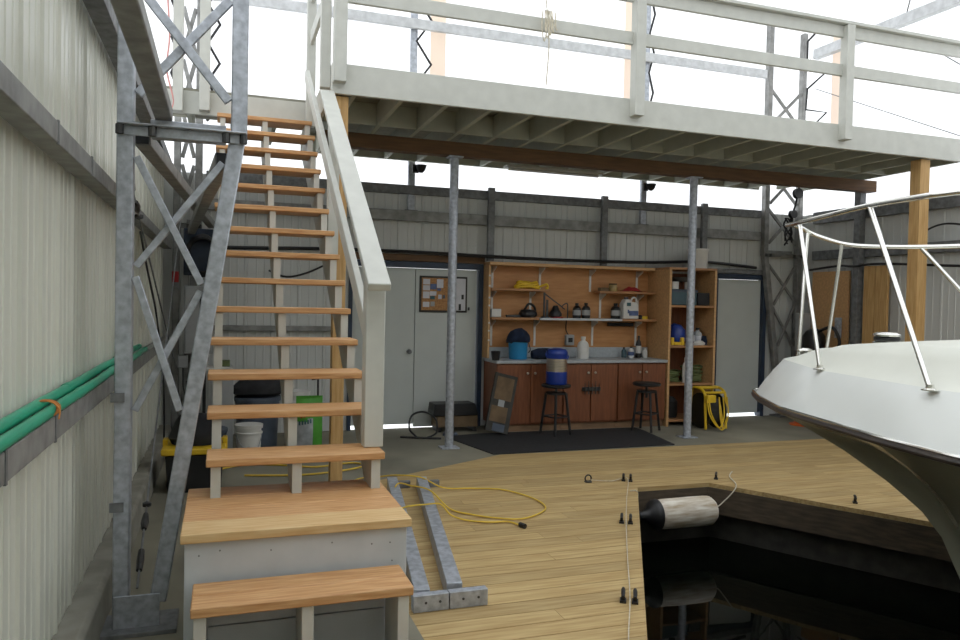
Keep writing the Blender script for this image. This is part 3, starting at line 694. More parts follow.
# ------------------------------------------------------------------ boat  (local: +Y to the bow, origin at bow tip / waterline)
ZW = -.54
bt = thing('motor_boat', (3.90, 4.76, ZW), 'white motor boat with stainless bow rail floating in the slip', 'boat', rz=R(10))
S_ = [0, .02, .06, .12, .3, .733, 1.343, 1.712, 1.95, 2.166, 3, 4, 6.2]
B_ = [0, .045, .09, .145, .31, .626, .90, 1.07, 1.155, 1.225, 1.38, 1.45, 1.45]
KS = [0, .06, .394, .735, 1.083, 1.326, 1.44, 1.532, 1.62, 1.8, 2.3, 6.2]
KZ = [.943, .885, .77, .65, .49, .34, .21, .02, -.18, -.5, -.8, -.85]
LEN = 6.2
T_ = [(i / 46) ** 2 for i in range(47)]
def rubp(t): s = LEN * t; return interp(s, S_, B_), s, .955 - .012 * min(1, s)
def deckp(t): s = .27 + (LEN - .27) * t; return max(0, interp(s - .24, [0, .03, .12, .5, .75, 1.7, 2.2, 3, 6], [0, .045, .12, .39, .535, .93, 1.02, 1.17, 1.25])), s, 1.24 - .02 * min(1, s)
def cabp(t): s = .62 + (LEN - .62) * t; return max(0, interp(s - .62, [0, .05, .2, .6, 1.2, 2, 6], [0, .10, .2, .38, .6, .8, .95])), s, interp(s, [.62, 1.1, 1.6, 3], [1.33, 1.385, 1.42, 1.47])
def cenp(t): s = .66 + (LEN - .66) * t; return 0, s, interp(s, [.66, .8, 1.2, 1.6, 3], [1.34, 1.375, 1.415, 1.45, 1.5])
def L3(b, s, z, side): return Vector((-b * side, -s, z - ZW))
def rows_up(side):
    out = []
    for t in T_:
        r, d, c, m = rubp(t), deckp(t), cabp(t), cenp(t); row = [L3(r[0], r[1], r[2], side)]
        for f in (.15, .4, .7, .92):
            bul = .014 * math.sin(PI * f)
            row.append(L3(lerp(r[0], d[0], f) + (bul if t > .0005 else 0), lerp(r[1], d[1], f), lerp(r[2], d[2], f) + .008 * math.sin(PI * f), side))
        row.append(L3(*d, side))
        for f in (.06, .3, .55, .8):
            row.append(L3(lerp(d[0], c[0], f), lerp(d[1], c[1], f), lerp(d[2], c[2], f * f * (3 - 2 * f)) + .008, side))
        row.append(L3(*c, side)); row.append(L3(lerp(c[0], 0, .5), lerp(c[1], m[1], .5), lerp(c[2], m[2], .8), side)); row.append(L3(*m, side))
        out.append(row)
    return out
def rows_hull(side):
    out = []
    for t in T_:
        r = rubp(t); s = r[1]; zk = interp(s, KS, KZ); row = []
        for f in [i / 10 for i in range(11)]:
            z = lerp(zk, r[2] - .02, f)
            con = f ** interp(s, [0, .3, 1.2, 2.2, 3.5, 5], [1.0, 1.6, 2.5, 1.9, .9, .5])
            row.append(L3(r[0] * con, s, z, side))
        out.append(row)
    return out
ND = 6
mb = MB(); mb.grid([list(r[:ND]) for r in rows_up(1)]); mb.grid([list(reversed(r[:ND])) for r in rows_up(-1)])
mb.build('deck_moulding', 'gel', bt, local=True)
mb = MB(); mb.grid([list(r[ND - 1:]) for r in rows_up(1)]); mb.grid([list(reversed(r[ND - 1:])) for r in rows_up(-1)])
mb.build('foredeck', 'deckgel', bt, local=True)
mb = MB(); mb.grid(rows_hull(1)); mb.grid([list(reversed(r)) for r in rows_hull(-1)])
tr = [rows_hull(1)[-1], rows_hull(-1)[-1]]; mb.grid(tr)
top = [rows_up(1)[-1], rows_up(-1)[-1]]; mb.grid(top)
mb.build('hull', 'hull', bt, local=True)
rub = [L3(rubp(t)[0] + .012, rubp(t)[1], rubp(t)[2], 1) for t in reversed(T_[1:])] + [L3(0, -.012, .955, 1)] + [L3(rubp(t)[0] + .012, rubp(t)[1], rubp(t)[2], -1) for t in T_[1:]]
MB().tube(rub, .020, 8).build('rub_rail', 'rub', bt, local=True)
MB().tube([p + Vector((0, .008, .024)) for p in rub], .009, 8).build('rub_strip', 'chrome', bt, local=True)
rl = .0155
top = [(1.7, 2.165), (1.35, 2.6), (.99, 1.99), (.882, 1.717), (.70, 1.33), (.521, .968), (.403, .69), (.25, .45), (.08, .335)]
pts = [(1.2, 5.3, 1.25), (1.19, 5.1, 1.7), (1.18, 4.7, 2.05), (1.15, 3.2, 2.15), (.985, 1.99, 2.17), (.882, 1.717, 2.181), (.69, 1.33, 2.196), (.521, .968, 2.19), (.403, .69, 2.182), (.23, .42, 2.19), (.03, .30, 2.215), (-.10, .275, 2.205), (-.19, .29, 2.17), (-.242, .381, 2.125), (-.293, .477, 2.088), (-.348, .582, 2.068), (-.434, .753, 2.056), (-.504, .925, 2.05), (-.591, 1.142, 2.049), (-.8, 1.7, 2.06), (-1.1, 3.2, 2.08), (-1.18, 4.7, 2.02), (-1.19, 5.1, 1.7), (-1.2, 5.3, 1.25)]
MB().tube(smooth_path([L3(b, s, z, 1) for b, s, z in pts], 5), rl, 10).build('top_rail', 'chrome', bt, local=True)
def stan(b0, s0, z0, b1, s1, z1):
    o = MB().tube([L3(b0, s0, z0, 1), L3(b1, s1, z1, 1)], .0135, 10).build('stanchion', 'chrome', bt, local=True)
    MB().lathe([(.0, 0), (.04, 0), (.04, .006), (.02, .012), (.018, .03), (0, .03)], L3(b0, s0, z0 - .008, 1), 16).build('stanchion_foot', 'chrome', o, local=True)
stan(.500, .915, 1.232, .36, .62, 2.185); stan(.931, 1.854, 1.222, .70, 1.35, 2.193); stan(1.08, 2.9, 1.222, 1.05, 2.5, 2.16)
stan(-.04, .33, 1.252, -.17, .28, 2.18); stan(-.25, .40, 1.25, -.293, .477, 2.085); stan(-.75, 1.55, 1.232, -.505, .925, 2.05)
t2 = MB().lathe([(0, 0), (.085, 0), (.085, .012), (.07, .02), (.07, .045), (.085, .05), (.085, .062), (.06, .075), (.03, .078), (0, .078)], L3(0, 1.03, 1.388, 1), 24, sx=1, sy=1.0).build('windlass', 'chrome', bt, local=True)
MB().lathe([(.0705, .021), (.078, .026), (.078, .042), (.0705, .045)], L3(0, 1.03, 1.388, 1), 24).build('windlass_band', 'black', t2, local=True)
c_ = MB().box(-.03, -.44, 1.262 - ZW, .03, -.40, 1.30 - ZW).tube([(-.07, -.42, 1.305 - ZW), (-.03, -.42, 1.312 - ZW), (.03, -.42, 1.312 - ZW), (.07, -.42, 1.305 - ZW)], [.008, .012, .012, .008], 8).build('bow_cleat', 'chrome', bt, local=True)

# ------------------------------------------------------------------ workshop along the back wall
tag(MB().prism([(2.72, 7.40), (4.97, 7.45), (5.12, 8.35), (5.12, 8.60), (2.95, 8.60), (2.50, 8.50)], 'Z', 0, .012).build('rubber_mat', 'mat'), 'black rubber mat in front of the workbench', 'mat')
CF = 8.66
def cabinet(x0, x1, lab, doors, kn):
    t = thing('base_cabinet', ((x0 + x1) / 2, 8.9, 0), lab, 'cabinet', 'base cabinets')
    MB().box(x0, CF, .09, x1, 9.14, .855).build('body', 'cab', t, bevel=.002)
    MB().box(x0, CF + .03, 0, x1, CF + .05, .088).build('plinth', 'plinth', t)
    w = (x1 - x0) / doors
    for k in range(doors):
        d = MB().box(x0 + w * k + .008, CF - .02, .11, x0 + w * (k + 1) - .008, CF - .001, .84).build('door', 'cab', t, bevel=.003)
        xk = x0 + w * (k + 1) - .05 if k % 2 == 0 else x0 + w * k + .05
        mb = MB().lathe([(.0, 0), (.008, 0), (.008, -.015), (.016, -.02), (.016, -.03), (0, -.034)], (xk, CF - .021, .735), 12, 'Y'); mb.build('knob', 'steel', d)
    return t
cabinet(3.20, 4.095, 'reddish wood base cabinet at the left end of the bench, behind the blue cooler', 2, 1)
cabinet(4.10, 4.875, 'reddish wood base cabinet in the middle of the bench with the tool rack', 2, 1)
cabinet(4.88, 5.60, 'reddish wood base cabinet at the right end of the bench behind the bare stool', 2, 1)
t = thing('worktop', (4.35, 8.88, .86), 'grey laminate worktop with upstand along the bench', 'worktop')
MB().box(3.18, 8.61, .857, 5.605, 9.14, .895).build('slab', 'worktop', t, bevel=.006)
MB().box(3.23, 9.115, .897, 5.60, 9.14, 1.03).build('upstand', 'worktop', t, bevel=.003)
# tool clip on cabinet door
t = thing('tool_rack', (4.49, 8.6, .46), 'dark rack of hanging tools on the cabinet front', 'rack')
MB().box(4.36, 8.615, .50, 4.62, 8.638, .55).build('rail', 'bolt', t, bevel=.004)
for k in range(5): MB().tube([(4.39 + .05 * k, 8.605, .60 + .03 * (k % 2)), (4.39 + .05 * k, 8.605, .46)], [.004, .007], 8).build('tool', 'bolt', t)

PB = 9.15
t = thing('tool_board', (4.4, PB, 1.03), 'orange plywood wall panel behind the shelves with a pine top ledge', 'panel')
MB().box(3.20, PB, 1.03, 5.60, PB + .02, 2.10).build('panel', 'ply', t)
MB().box(3.18, 8.93, 2.085, 5.58, PB + .02, 2.125).build('top_ledge', 'ply_edge', t, bevel=.003)
MB().box(3.18, 8.96, .90, 3.205, PB + .02, 2.083).build('side_board', 'ply_edge', t, bevel=.003)
for zz in (1.95, 1.82, 1.67, 1.57, 1.35, 1.25, 1.13): MB().lathe([(0, 0), (.013, 0), (.013, .006), (0, .006)], (3.192, 8.953, zz), 10, 'Y').build('peg', 'pail_white', t)
for k, (x0, x1, z, yf, m, lab, nm) in enumerate(((3.21, 4.02, 1.765, 8.93, 'shelfwood', 'short wooden shelf holding the yellow rope coil', 'shelf'), (3.21, 3.86, 1.395, 8.90, 'shelfwood', 'wooden shelf at left holding the power tool', 'shelf'),
                               (3.865, 5.06, 1.395, 8.88, 'white_cool', 'white edged middle shelf holding the two dark bottles', 'shelf'), (5.065, 5.60, 1.395, 8.90, 'shelfwood', 'wooden shelf at right holding the large white jug', 'shelf'),
                               (4.74, 5.60, 1.765, 8.93, 'shelfwood', 'short wooden shelf holding the red cloth', 'shelf'))):
    tag(MB().box(x0, yf, z, x1, PB - .012, z + .028).build(nm, m, bevel=.002), lab, 'shelf', 'wall shelves over the bench')
for k, (x, z0, z1, lab) in enumerate(((3.29, 1.80, 2.08, 'white shelf bracket at upper left beside the yellow rope'), (3.29, 1.43, 1.76, 'white shelf bracket at left above the grey box'), (3.29, 1.05, 1.39, 'white shelf bracket at left below the grey box'),
                      (3.96, 1.80, 2.08, 'white shelf bracket at the top behind the yellow rope tail'), (3.83, 1.43, 1.76, 'white shelf bracket between power tool and short shelf'), (3.90, 1.05, 1.39, 'white shelf bracket above the blue bundle'),
                      (4.70, 1.78, 2.08, 'white shelf bracket at the top centre of the panel'), (4.86, 1.43, 1.76, 'white shelf bracket right of the two dark bottles'), (4.75, 1.05, 1.39, 'white shelf bracket right of the white bottle'),
                      (5.42, 1.80, 2.08, 'white shelf bracket at upper right behind the red cloth'), (5.44, 1.43, 1.76, 'white shelf bracket at right beside the white jug'), (5.42, 1.05, 1.39, 'white shelf bracket at lower right near the bench bottles'))):
    t = thing('shelf_bracket', (x, PB - .01, z0), lab, 'bracket', 'white shelf brackets')
    MB().box(x - .014, PB - .011, z0, x + .014, PB - .001, z1).build('standard', 'pail_white', t)
    MB().prism([(PB - .012, z1 - .002), (PB - .16, z1 - .002), (PB - .16, z1 - .02), (PB - .012, z1 - .09)], 'X', x - .006, x + .006).build('arm', 'pail_white', t)

def S(lab, cat, name, m, mb, bevel=0, group=None): return tag(mb.build(name, m, bevel=bevel), lab, cat, group)
# on the shelves
mb = MB()
for k in range(4):
    mb.tube([(3.72 + (.17 - .012 * k) * math.cos(a) , 9.0 + .05 * math.sin(a), 1.815 + .02 * k + .012 * math.sin(3 * a + k)) for a in [2 * PI * i / 24 for i in range(24)]], .015, 8, True)
mb.tube(smooth_path([(3.88, 8.99, 1.82), (3.98, 8.97, 1.86), (4.0, 8.97, 1.81), (3.97, 8.96, 1.81)]), .014, 8)
S('coil of yellow rope on the upper left shelf', 'rope', 'rope_coil', 'yellow', mb)
t = thing('junction_box', (3.26, 8.98, 1.424), 'small grey utility box on the left shelf', 'box')
MB().box(3.212, 8.93, 1.424, 3.345, 9.03, 1.53).build('body', 'greybox', t, bevel=.006); MB().box(3.217, 8.922, 1.43, 3.34, 8.929, 1.524).build('lid', 'pail_white', t)
t = thing('power_saw', (3.66, 9.0, 1.424), 'black power saw lying on the left shelf', 'power tool')
MB().lathe([(0, 0), (.10, .0), (.12, .03), (.12, .06), (.09, .10), (.0, .11)], (3.74, 9.0, 1.424), 18).build('motor_housing', 'black', t)
MB().box(3.44, 8.97, 1.425, 3.66, 9.02, 1.455).build('bar', 'bolt', t, bevel=.004)
MB().tube(smooth_path([(3.68, 9.0, 1.5), (3.74, 8.98, 1.60), (3.83, 9.0, 1.56), (3.84, 9.0, 1.46)]), .016, 8).build('handle', 'black', t)
t = thing('bench_press', (4.05, 9.0, 1.424), 'dark upright tool with sloping arm on the white edged shelf', 'tool')
MB().box(3.94, 8.95, 1.424, 4.02, 9.04, 1.44).build('base', 'bolt', t)
MB().box(3.955, 8.985, 1.44, 3.975, 9.005, 1.755).build('column', 'bolt', t); MB().box(3.995, 8.985, 1.44, 4.02, 9.005, 1.66).build('column', 'bolt', t)
MB().bar((3.96, 8.995, 1.745), (4.22, 8.995, 1.57), .012, .014).build('arm', 'bolt', t)
t = thing('angle_grinder', (4.15, 9.0, 1.424), 'black hand tool with red base on the white edged shelf', 'power tool')
MB().lathe([(.05, 0), (.085, .015), (.085, .05), (.05, .10), (.03, .15)], (4.13, 9.0, 1.435), 16).build('housing', 'black', t); MB().box(4.08, 8.95, 1.424, 4.22, 9.05, 1.436).build('base', 'red', t)
S('bent black hook tool standing behind the black hand tool', 'tool', 'wire_stand', 'bolt', MB().tube(smooth_path([(4.30, 8.99, 1.424), (4.30, 8.99, 1.60), (4.26, 8.99, 1.61), (4.22, 8.99, 1.57), (4.26, 8.99, 1.54)]), .008, 8))
def bottle(x, y, z, r, hh, m, cap, lab, name='bottle', grp=None, band=None):
    t = thing(name, (x, y, z), lab, name, grp)
    MB().lathe([(0, 0), (r * .95, 0), (r, .01), (r, hh * .62), (r * .8, hh * .74), (r * .38, hh * .82), (r * .36, hh * .9), (0, hh * .9)], (x, y, z), 18).build('body', m, t)
    MB().lathe([(0, hh * .88), (r * .42, hh * .88), (r * .42, hh), (0, hh)], (x, y, z), 14).build('cap', cap, t)
    if band: MB().lathe([(r * 1.01, hh * .2), (r * 1.02, hh * .22), (r * 1.02, hh * .52), (r * 1.01, hh * .54)], (x, y, z), 18).build('label_band', band, t)
    return t
bottle(4.44, 9.0, 1.424, .055, .20, 'black', 'black', 'dark bottle on the middle shelf, left of the pair', band='greybox')
bottle(4.575, 9.0, 1.424, .058, .205, 'black', 'black', 'dark bottle on the middle shelf, right of the pair', band='greybox')
t = thing('jar', (4.97, 9.0, 1.794), 'amber jar on the upper right shelf left of the red cloth', 'jar')
MB().lathe([(0, 0), (.055, 0), (.06, .01), (.06, .07), (.05, .085), (0, .085)], (4.97, 9.0, 1.794), 16).build('body', 'amber', t); MB().lathe([(0, .085), (.055, .085), (.055, .105), (0, .105)], (4.97, 9.0, 1.794), 16).build('lid', 'card', t)
S('brown flat box on the upper right shelf at its left end', 'box', 'flat_box', 'card', MB().box(4.77, 8.96, 1.794, 4.89, 9.05, 1.84), .004)
mb = MB().grid([[(5.10 + .4 * i / 10, 8.95 + .12 * j / 4, 1.795 + (.068 * math.sin(PI * min(1, i / 8)) + .01 * math.sin(i * 2.1 + j)) * math.sin(PI * (j + .3) / 4.6)) for i in range(11)] for j in range(5)])
S('folded dark red cloth on the upper right shelf', 'cloth', 'red_cloth', 'red', mb)
bottle(5.03, 9.02, 1.424, .065, .21, 'black', 'black', 'dark bottle behind the left side of the white jug', band='greybox')
t = thing('jug', (5.22, 9.0, 1.424), 'large white plastic jug with blue label on the right shelf', 'jug')
MB().prism([(5.10, 1.424), (5.34, 1.424), (5.335, 1.60), (5.30, 1.65), (5.22, 1.66), (5.20, 1.69), (5.14, 1.69), (5.12, 1.655), (5.10, 1.63)], 'Y', 8.93, 9.05).build('body', 'pail_white', t, bevel=.012)
MB().tube(smooth_path([(5.24, 8.99, 1.655), (5.27, 8.99, 1.71), (5.32, 8.99, 1.70), (5.33, 8.99, 1.58)]), .013, 8).build('handle', 'pail_white', t)
MB().lathe([(0, 0), (.028, 0), (.028, .03), (0, .03)], (5.17, 8.99, 1.69), 14).build('cap', 'bluegrey', t)
MB().box(5.19, 8.922, 1.47, 5.325, 8.93, 1.535).build('label_patch', 'paper_blue', t); MB().box(5.15, 8.922, 1.60, 5.21, 8.93, 1.645).build('label_patch', 'paper_teal', t); MB().box(5.165, 8.922, 1.50, 5.185, 8.93, 1.55).build('label_patch', 'paper_blue', t)
mb = MB().lathe([(.025, 0), (.05, 0), (.05, .04), (.025, .04)], (5.45, 8.98, 1.424), 16)
S('yellow roll of tape beside the white jug', 'tape', 'tape_roll', 'yellow', mb)
S('small black object beside the yellow tape roll', 'tool', 'tape_measure', 'black', MB().box(5.36, 8.95, 1.424, 5.41, 9.0, 1.48), .012)
S('black slim rack under the right shelf', 'rack', 'tool_holder', 'black', MB().box(4.97, 9.09, 1.32, 5.36, 9.137, 1.368), .006)
t = thing('wall_plug_box', (4.39, 9.1, 1.06), 'grey plug box hanging by its black lead below the middle shelf', 'box')
MB().box(4.33, 9.07, 1.06, 4.45, 9.13, 1.20).build('body', 'greybox', t, bevel=.01); MB().tube(smooth_path([(4.37, 9.10, 1.2), (4.34, 9.11, 1.27), (4.35, 9.12, 1.39)]), .007, 6).build('lead', 'black', t)
MB().box(4.36, 9.062, 1.10, 4.42, 9.07, 1.16).build('socket', 'black', t)
# on the worktop
WT = .896
t = thing('pail', (3.565, 8.88, WT), 'bright blue pail with a dark cloth over it on the worktop', 'pail')
MB().lathe([(0, 0), (.108, 0), (.116, .01), (.124, .24), (.132, .25), (.132, .27), (.12, .27)], (3.565, 8.88, WT), 24).build('body', 'pail_blue', t)
MB().tube(smooth_path([(3.685, 8.82, 1.10), (3.70, 8.80, 1.02), (3.685, 8.82, .98)]), .007, 6).build('handle', 'black', t)
mb = MB().lathe([(.150, .22), (.158, .245), (.145, .29), (.105, .345), (.05, .38), (0, .385)], (3.565, 8.88, WT), 22)
for v in mb.v: v.z += .012 * math.sin(v.x * 60) + .01 * math.sin(v.y * 47)
S('dark navy cloth heaped on top of the blue pail', 'cloth', 'cloth', 'navycloth', mb)
mb = MB().lathe([(0, -.19), (.05, -.18), (.068, -.1), (.072, 0), (.066, .1), (.045, .17), (0, .18)], (3.905, 8.80, WT + .068), 16, 'X')
for v in mb.v: v.z += .006 * math.sin(v.x * 55); v.z = max(v.z, WT + .001)
S('dark blue fabric bundle lying on the worktop beside the pail', 'bundle', 'fabric_bundle', 'navycloth', mb)
bottle(4.475, 8.86, WT, .076, .29, 'pail_white', 'pail_white', 'white plastic bottle on the worktop under the middle shelf')
t = thing('black_cup', (3.17, 8.66, WT), 'black cup on the left end of the worktop', 'cup')
MB().lathe([(0, 0), (.045, 0), (.06, .11), (.055, .115), (.04, .03)], (3.19, 8.68, WT), 16).build('body', 'black', t)
bottle(5.18, 9.03, WT, .035, .14, 'bin_teal', 'black', 'small teal bottle at the right end of the worktop')
bottle(5.29, 9.03, WT, .042, .15, 'pail_white', 'black', 'small white bottle with black cap at the worktop end', band='paper_blue')
bottle(5.40, 9.02, WT, .038, .30, 'black', 'black', 'tall dark bottle at the right end of the worktop', band='pail_white')
bottle(5.49, 9.0, WT, .036, .13, 'pail_white', 'pail_white', 'small plain white bottle at the worktop end by the tall unit')

# tall shelf unit
t = thing('tall_shelf_unit', (6.06, 8.9, 0), 'tall open wooden shelf unit at the right end of the bench', 'shelf unit')
for x in (5.61, 6.32): MB().box(x, 8.62, 0, x + .035, 9.17, 2.10).build('side_panel', 'ply_edge', t, bevel=.003)
MB().box(5.648, 9.15, .06, 6.318, 9.165, 2.07).build('back_panel', 'cab', t)
for z in (.06, .545, 1.055, 1.595, 2.10): MB().box(5.648 if z < 2 else 5.61, 8.63, z, 6.318 if z < 2 else 6.36, 9.148, z + .03).build('shelf_board', 'shelfwood', t, bevel=.002)
t = thing('bucket', (6.21, 8.87, 2.13), 'white plastic bucket on top of the tall shelf unit', 'bucket')
MB().lathe([(0, 0), (.125, 0), (.13, .01), (.142, .24), (.15, .25), (.15, .275), (.135, .275), (.12, .05)], (6.21, 8.87, 2.132), 24).build('body', 'pail_white', t)
t = thing('storage_bin', (5.93, 8.85, 1.626), 'teal grey plastic bin on the top shelf of the tall unit', 'bin')
MB().box(5.67, 8.68, 1.626, 6.08, 9.05, 1.84).build('body', 'bin_teal', t, bevel=.012); MB().box(5.66, 8.67, 1.80, 6.09, 9.06, 1.83).build('rim', 'bluegrey', t, bevel=.006)
S('black crate beside the teal bin in the tall unit', 'crate', 'dark_crate', 'black', MB().box(6.11, 8.7, 1.626, 6.30, 9.05, 1.80), .01)
S('white roll in the teal bin, at its left', 'roll', 'paper_roll', 'pail_white', MB().lathe([(0, 0), (.06, 0), (.06, .10), (0, .10)], (5.77, 8.76, 1.842), 16), 0, 'white rolls on the teal bin')
S('white roll in the teal bin, nearer the pipe post', 'roll', 'paper_roll', 'pail_white', MB().lathe([(0, 0), (.055, 0), (.055, .10), (0, .10)], (6.0, 8.76, 1.842), 16), 0, 'white rolls on the teal bin')
S('dark pan resting on the white rolls at the top of the tall unit', 'pan', 'tray', 'bolt', MB().lathe([(0, 0), (.13, 0), (.17, .06), (.16, .06), (.12, .012)], (5.9, 8.80, 1.943), 18), 0)
t = thing('blue_jacket', (5.84, 8.82, 1.086), 'dark blue bag on the middle shelf of the tall unit', 'bag')
mb = MB().lathe([(0, 0), (.12, 0), (.15, .08), (.14, .2), (.09, .27), (0, .29)], (5.86, 8.84, 1.087), 18, sx=.85)
for v in mb.v: v.x += .012 * math.sin(v.z * 40)
mb.build('body', 'cooler_blue', t)
bottle(6.03, 8.72, 1.087, .05, .25, 'bluegrey', 'pail_white', 'blue grey bottle beside the dark blue bag in the tall unit', band='paper')
mb = MB().box(5.68, 8.66, 1.087, 5.73, 8.72, 1.19).box(5.73, 8.66, 1.087, 5.84, 8.72, 1.13).box(5.84, 8.66, 1.087, 5.89, 8.72, 1.19)
S('yellow tool clamp on the middle shelf of the tall unit', 'clamp', 'clamp', 'yellow', mb, .008)
bottle(6.09, 8.80, 1.087, .05, .24, 'black', 'black', 'black spray can on the middle shelf right of the pipe post')
bottle(6.19, 8.80, 1.087, .06, .23, 'silverbag', 'black', 'silver can on the middle shelf right of the black can', band='paper')
S('white rag on the middle shelf of the tall unit', 'rag', 'rag', 'pail_white', MB().lathe([(0, 0), (.08, 0), (.09, .03), (.05, .06), (0, .065)], (6.13, 8.68, 1.087), 14, sx=1.1, sy=.5))
S('navy pouch at the right end of the middle shelf', 'pouch', 'pouch', 'navycloth', MB().lathe([(0, 0), (.05, 0), (.055, .05), (.04, .12), (0, .13)], (6.255, 8.76, 1.087), 14))
def coil(name, cx, cy, z, r0, n, rad, m, lab, cat='hose'):
    mb = MB()
    for k in range(n):
        rr = r0 * random.uniform(.72, 1.0); ph = random.uniform(0, 6); dz = z + rad + k * rad * 1.5
        mb.tube([(cx + rr * math.cos(a), cy + rr * .62 * math.sin(a), dz + .012 * math.sin(2 * a + ph)) for a in [2 * PI * i / 22 for i in range(22)]], rad, 7, True)
    return S(lab, cat, name, m, mb)
coil('hose_coil', 5.80, 8.85, .577, .14, 7, .014, 'olive', 'olive hose coil on the low shelf of the tall unit, left of the pipe post')
coil('hose_coil', 6.13, 8.84, .577, .165, 10, .014, 'olive', 'olive hose coil on the low shelf of the tall unit, right of the pipe post')
bottle(5.94, 8.70, .577, .04, .34, 'pail_white', 'pail_white', 'white bottle standing among the hoses in the tall unit')
S('dark jar at the bottom of the tall unit', 'jar', 'dark_jar', 'black', MB().lathe([(0, 0), (.1, 0), (.11, .05), (.11, .22), (.06, .28), (0, .29)], (5.80, 8.85, .092), 18))
# cord reel
t = thing('cord_reel', (6.10, 8.40, 0), 'yellow and black cord reel on the floor by the grey door', 'reel')
MB().lathe([(0, -.13), (.22, -.13), (.235, -.125), (.235, -.11), (.12, -.105), (.12, .105), (.235, .11), (.235, .125), (.22, .13), (0, .13)], (6.10, 8.40, .24), 26, 'X').build('drum', 'black', t)
mb = MB()
for k in range(9): mb.tube([(6.01 + .022 * k, 8.40 + .16 * math.cos(a), .24 + .16 * math.sin(a)) for a in [2 * PI * i / 20 for i in range(20)]], .02, 6, True)
mb.build('wound_cord', 'carddark', t)
mb = MB()
for x in (5.945, 6.255): mb.tube(smooth_path([(x, 8.22, .02), (x, 8.24, .3), (x, 8.26, .48), (x, 8.40, .54), (x, 8.54, .48), (x, 8.58, .02)]), .018, 8)
mb.tube([(5.945, 8.26, .49), (6.255, 8.26, .49)], .018, 8); mb.tube([(5.945, 8.40, .54), (6.255, 8.40, .54)], .022, 8)
mb.build('frame', 'yellow', t)
MB().box(5.92, 8.15, .37, 6.05, 8.23, .47).build('motor', 'yellow', t, bevel=.015)
mb = MB()
for x0, x1, zz in ((5.92, 6.17, .06), (5.95, 6.23, .03), (6.10, 6.11, .04)):
    mb.tube(smooth_path([(x0, 8.17, .42), (x0 + .01, 8.12, .22), (lerp(x0, x1, .5), 8.08, zz), (x1 - .02, 8.12, .2), (x1, 8.18, .44)]), .009, 7)
mb.build('loose_cord', 'yellow', t)

# stools
def stool(x, y, lab):
    t = thing('bar_stool', (x, y, .012), lab, 'stool', 'black bar stools', R(20))
    MB().lathe([(0, .575), (.165, .575), (.18, .585), (.18, .605), (.17, .615), (0, .615)], (0, 0, 0), 24).build('seat', 'black', t, local=True)
    MB().cyl((0, 0, .42), (0, 0, .575), .017, seg=10).build('screw', 'bolt', t, local=True)
    MB().lathe([(.10, .49), (.125, .49), (.125, .515), (.10, .515)], (0, 0, 0), 20).build('collar', 'black', t, local=True)
    for k in range(4):
        a = PI / 4 + k * PI / 2; c, s_ = math.cos(a), math.sin(a)
        MB().tube([(.185 * c, .185 * s_, 0), (.12 * c, .12 * s_, .505)], .017, 8).build('leg', 'black', t, local=True)
        b = a + PI / 2
        MB().tube([(.160 * c, .160 * s_, .22), (.160 * math.cos(b), .160 * math.sin(b), .22)], .010, 8).build('stretcher', 'black', t, local=True)
        MB().tube([(.118 * c, .118 * s_, .50), (.0, 0, .505)], .011, 8).build('spoke', 'black', t, local=True)
    return t
s1 = stool(3.87, 8.36, 'black bar stool carrying the blue cooler')
dup(s1, (5.14, 8.36, .012), R(35), 'black bar stool with an empty seat')
t = thing('drinks_cooler', (3.87, 8.36, .627), 'blue and steel drinks cooler standing on a bar stool', 'cooler')
c = (3.87, 8.36, .628)
MB().lathe([(0, 0), (.122, 0), (.129, .01), (.129, .15), (.125, .155)], c, 28).build('base', 'cooler_blue', t)
MB().lathe([(.125, .153), (.125, .315)], c, 28).build('steel_band', 'steel', t)
MB().lathe([(.125, .313), (.131, .318), (.131, .36), (.134, .365), (.134, .38), (.129, .40), (.11, .425), (.05, .44), (0, .44)], c, 28).build('lid', 'cooler_blue', t)
MB().tube(smooth_path([(3.745, 8.36, .96), (3.725, 8.36, .99), (3.74, 8.36, 1.02)]), .012, 8).build('handle', 'cooler_blue', t)
MB().tube(smooth_path([(3.995, 8.36, .92), (4.02, 8.36, .96), (4.0, 8.36, 1.0)]), .012, 8).build('handle', 'cooler_blue', t)

# leaning board, parts tray, hose by the doors
t = thing('leaning_board', (3.2, 8.5, 0), 'dirty panel board leaning on the left end of the cabinets', 'board')
def bd(u0, u1, v0, v1, w, m, nm):
    o0 = Vector((2.965, 8.44, .035)); U = Vector((.965, .05, -.24)).normalized(); V = Vector((.24, .17, .95)).normalized(); W = U.cross(V)
    vs = [o0 + U * u + V * v + W * q for q in w for v in (v0, v1) for u in (u0, u1)]
    mb = MB().add(vs, [(0, 2, 3, 1), (4, 5, 7, 6), (0, 1, 5, 4), (2, 6, 7, 3), (0, 4, 6, 2), (1, 3, 7, 5)]); return mb.build(nm, m, t)
bd(0, .30, .05, .76, (0, .035), 'carddark', 'panel')
bd(.03, .26, .44, .72, (-.001, .0) if False else (.036, .042), 'card', 'patch'); bd(.02, .24, .17, .36, (.036, .042), 'card', 'patch'); bd(.10, .18, .36, .44, (.036, .04), 'greybox', 'patch'); bd(.08, .24, .06, .15, (.036, .04), 'bluegrey', 'patch')
t = thing('parts_tray', (2.75, 8.98, 0), 'low wooden crate with black bin on top before the doors', 'crate')
MB().box(2.50, 8.82, .06, 3.02, 9.10, .20).build('crate', 'card', t, bevel=.005)
MB().prism([(2.44, .205), (3.02, .205), (2.98, .35), (2.46, .35)], 'Y', 8.80, 9.08).build('bin', 'black', t, bevel=.006)
for x in (2.51, 2.97): MB().box(x, 8.83, 0, x + .04, 9.09, .058).build('foot', 'black', t)
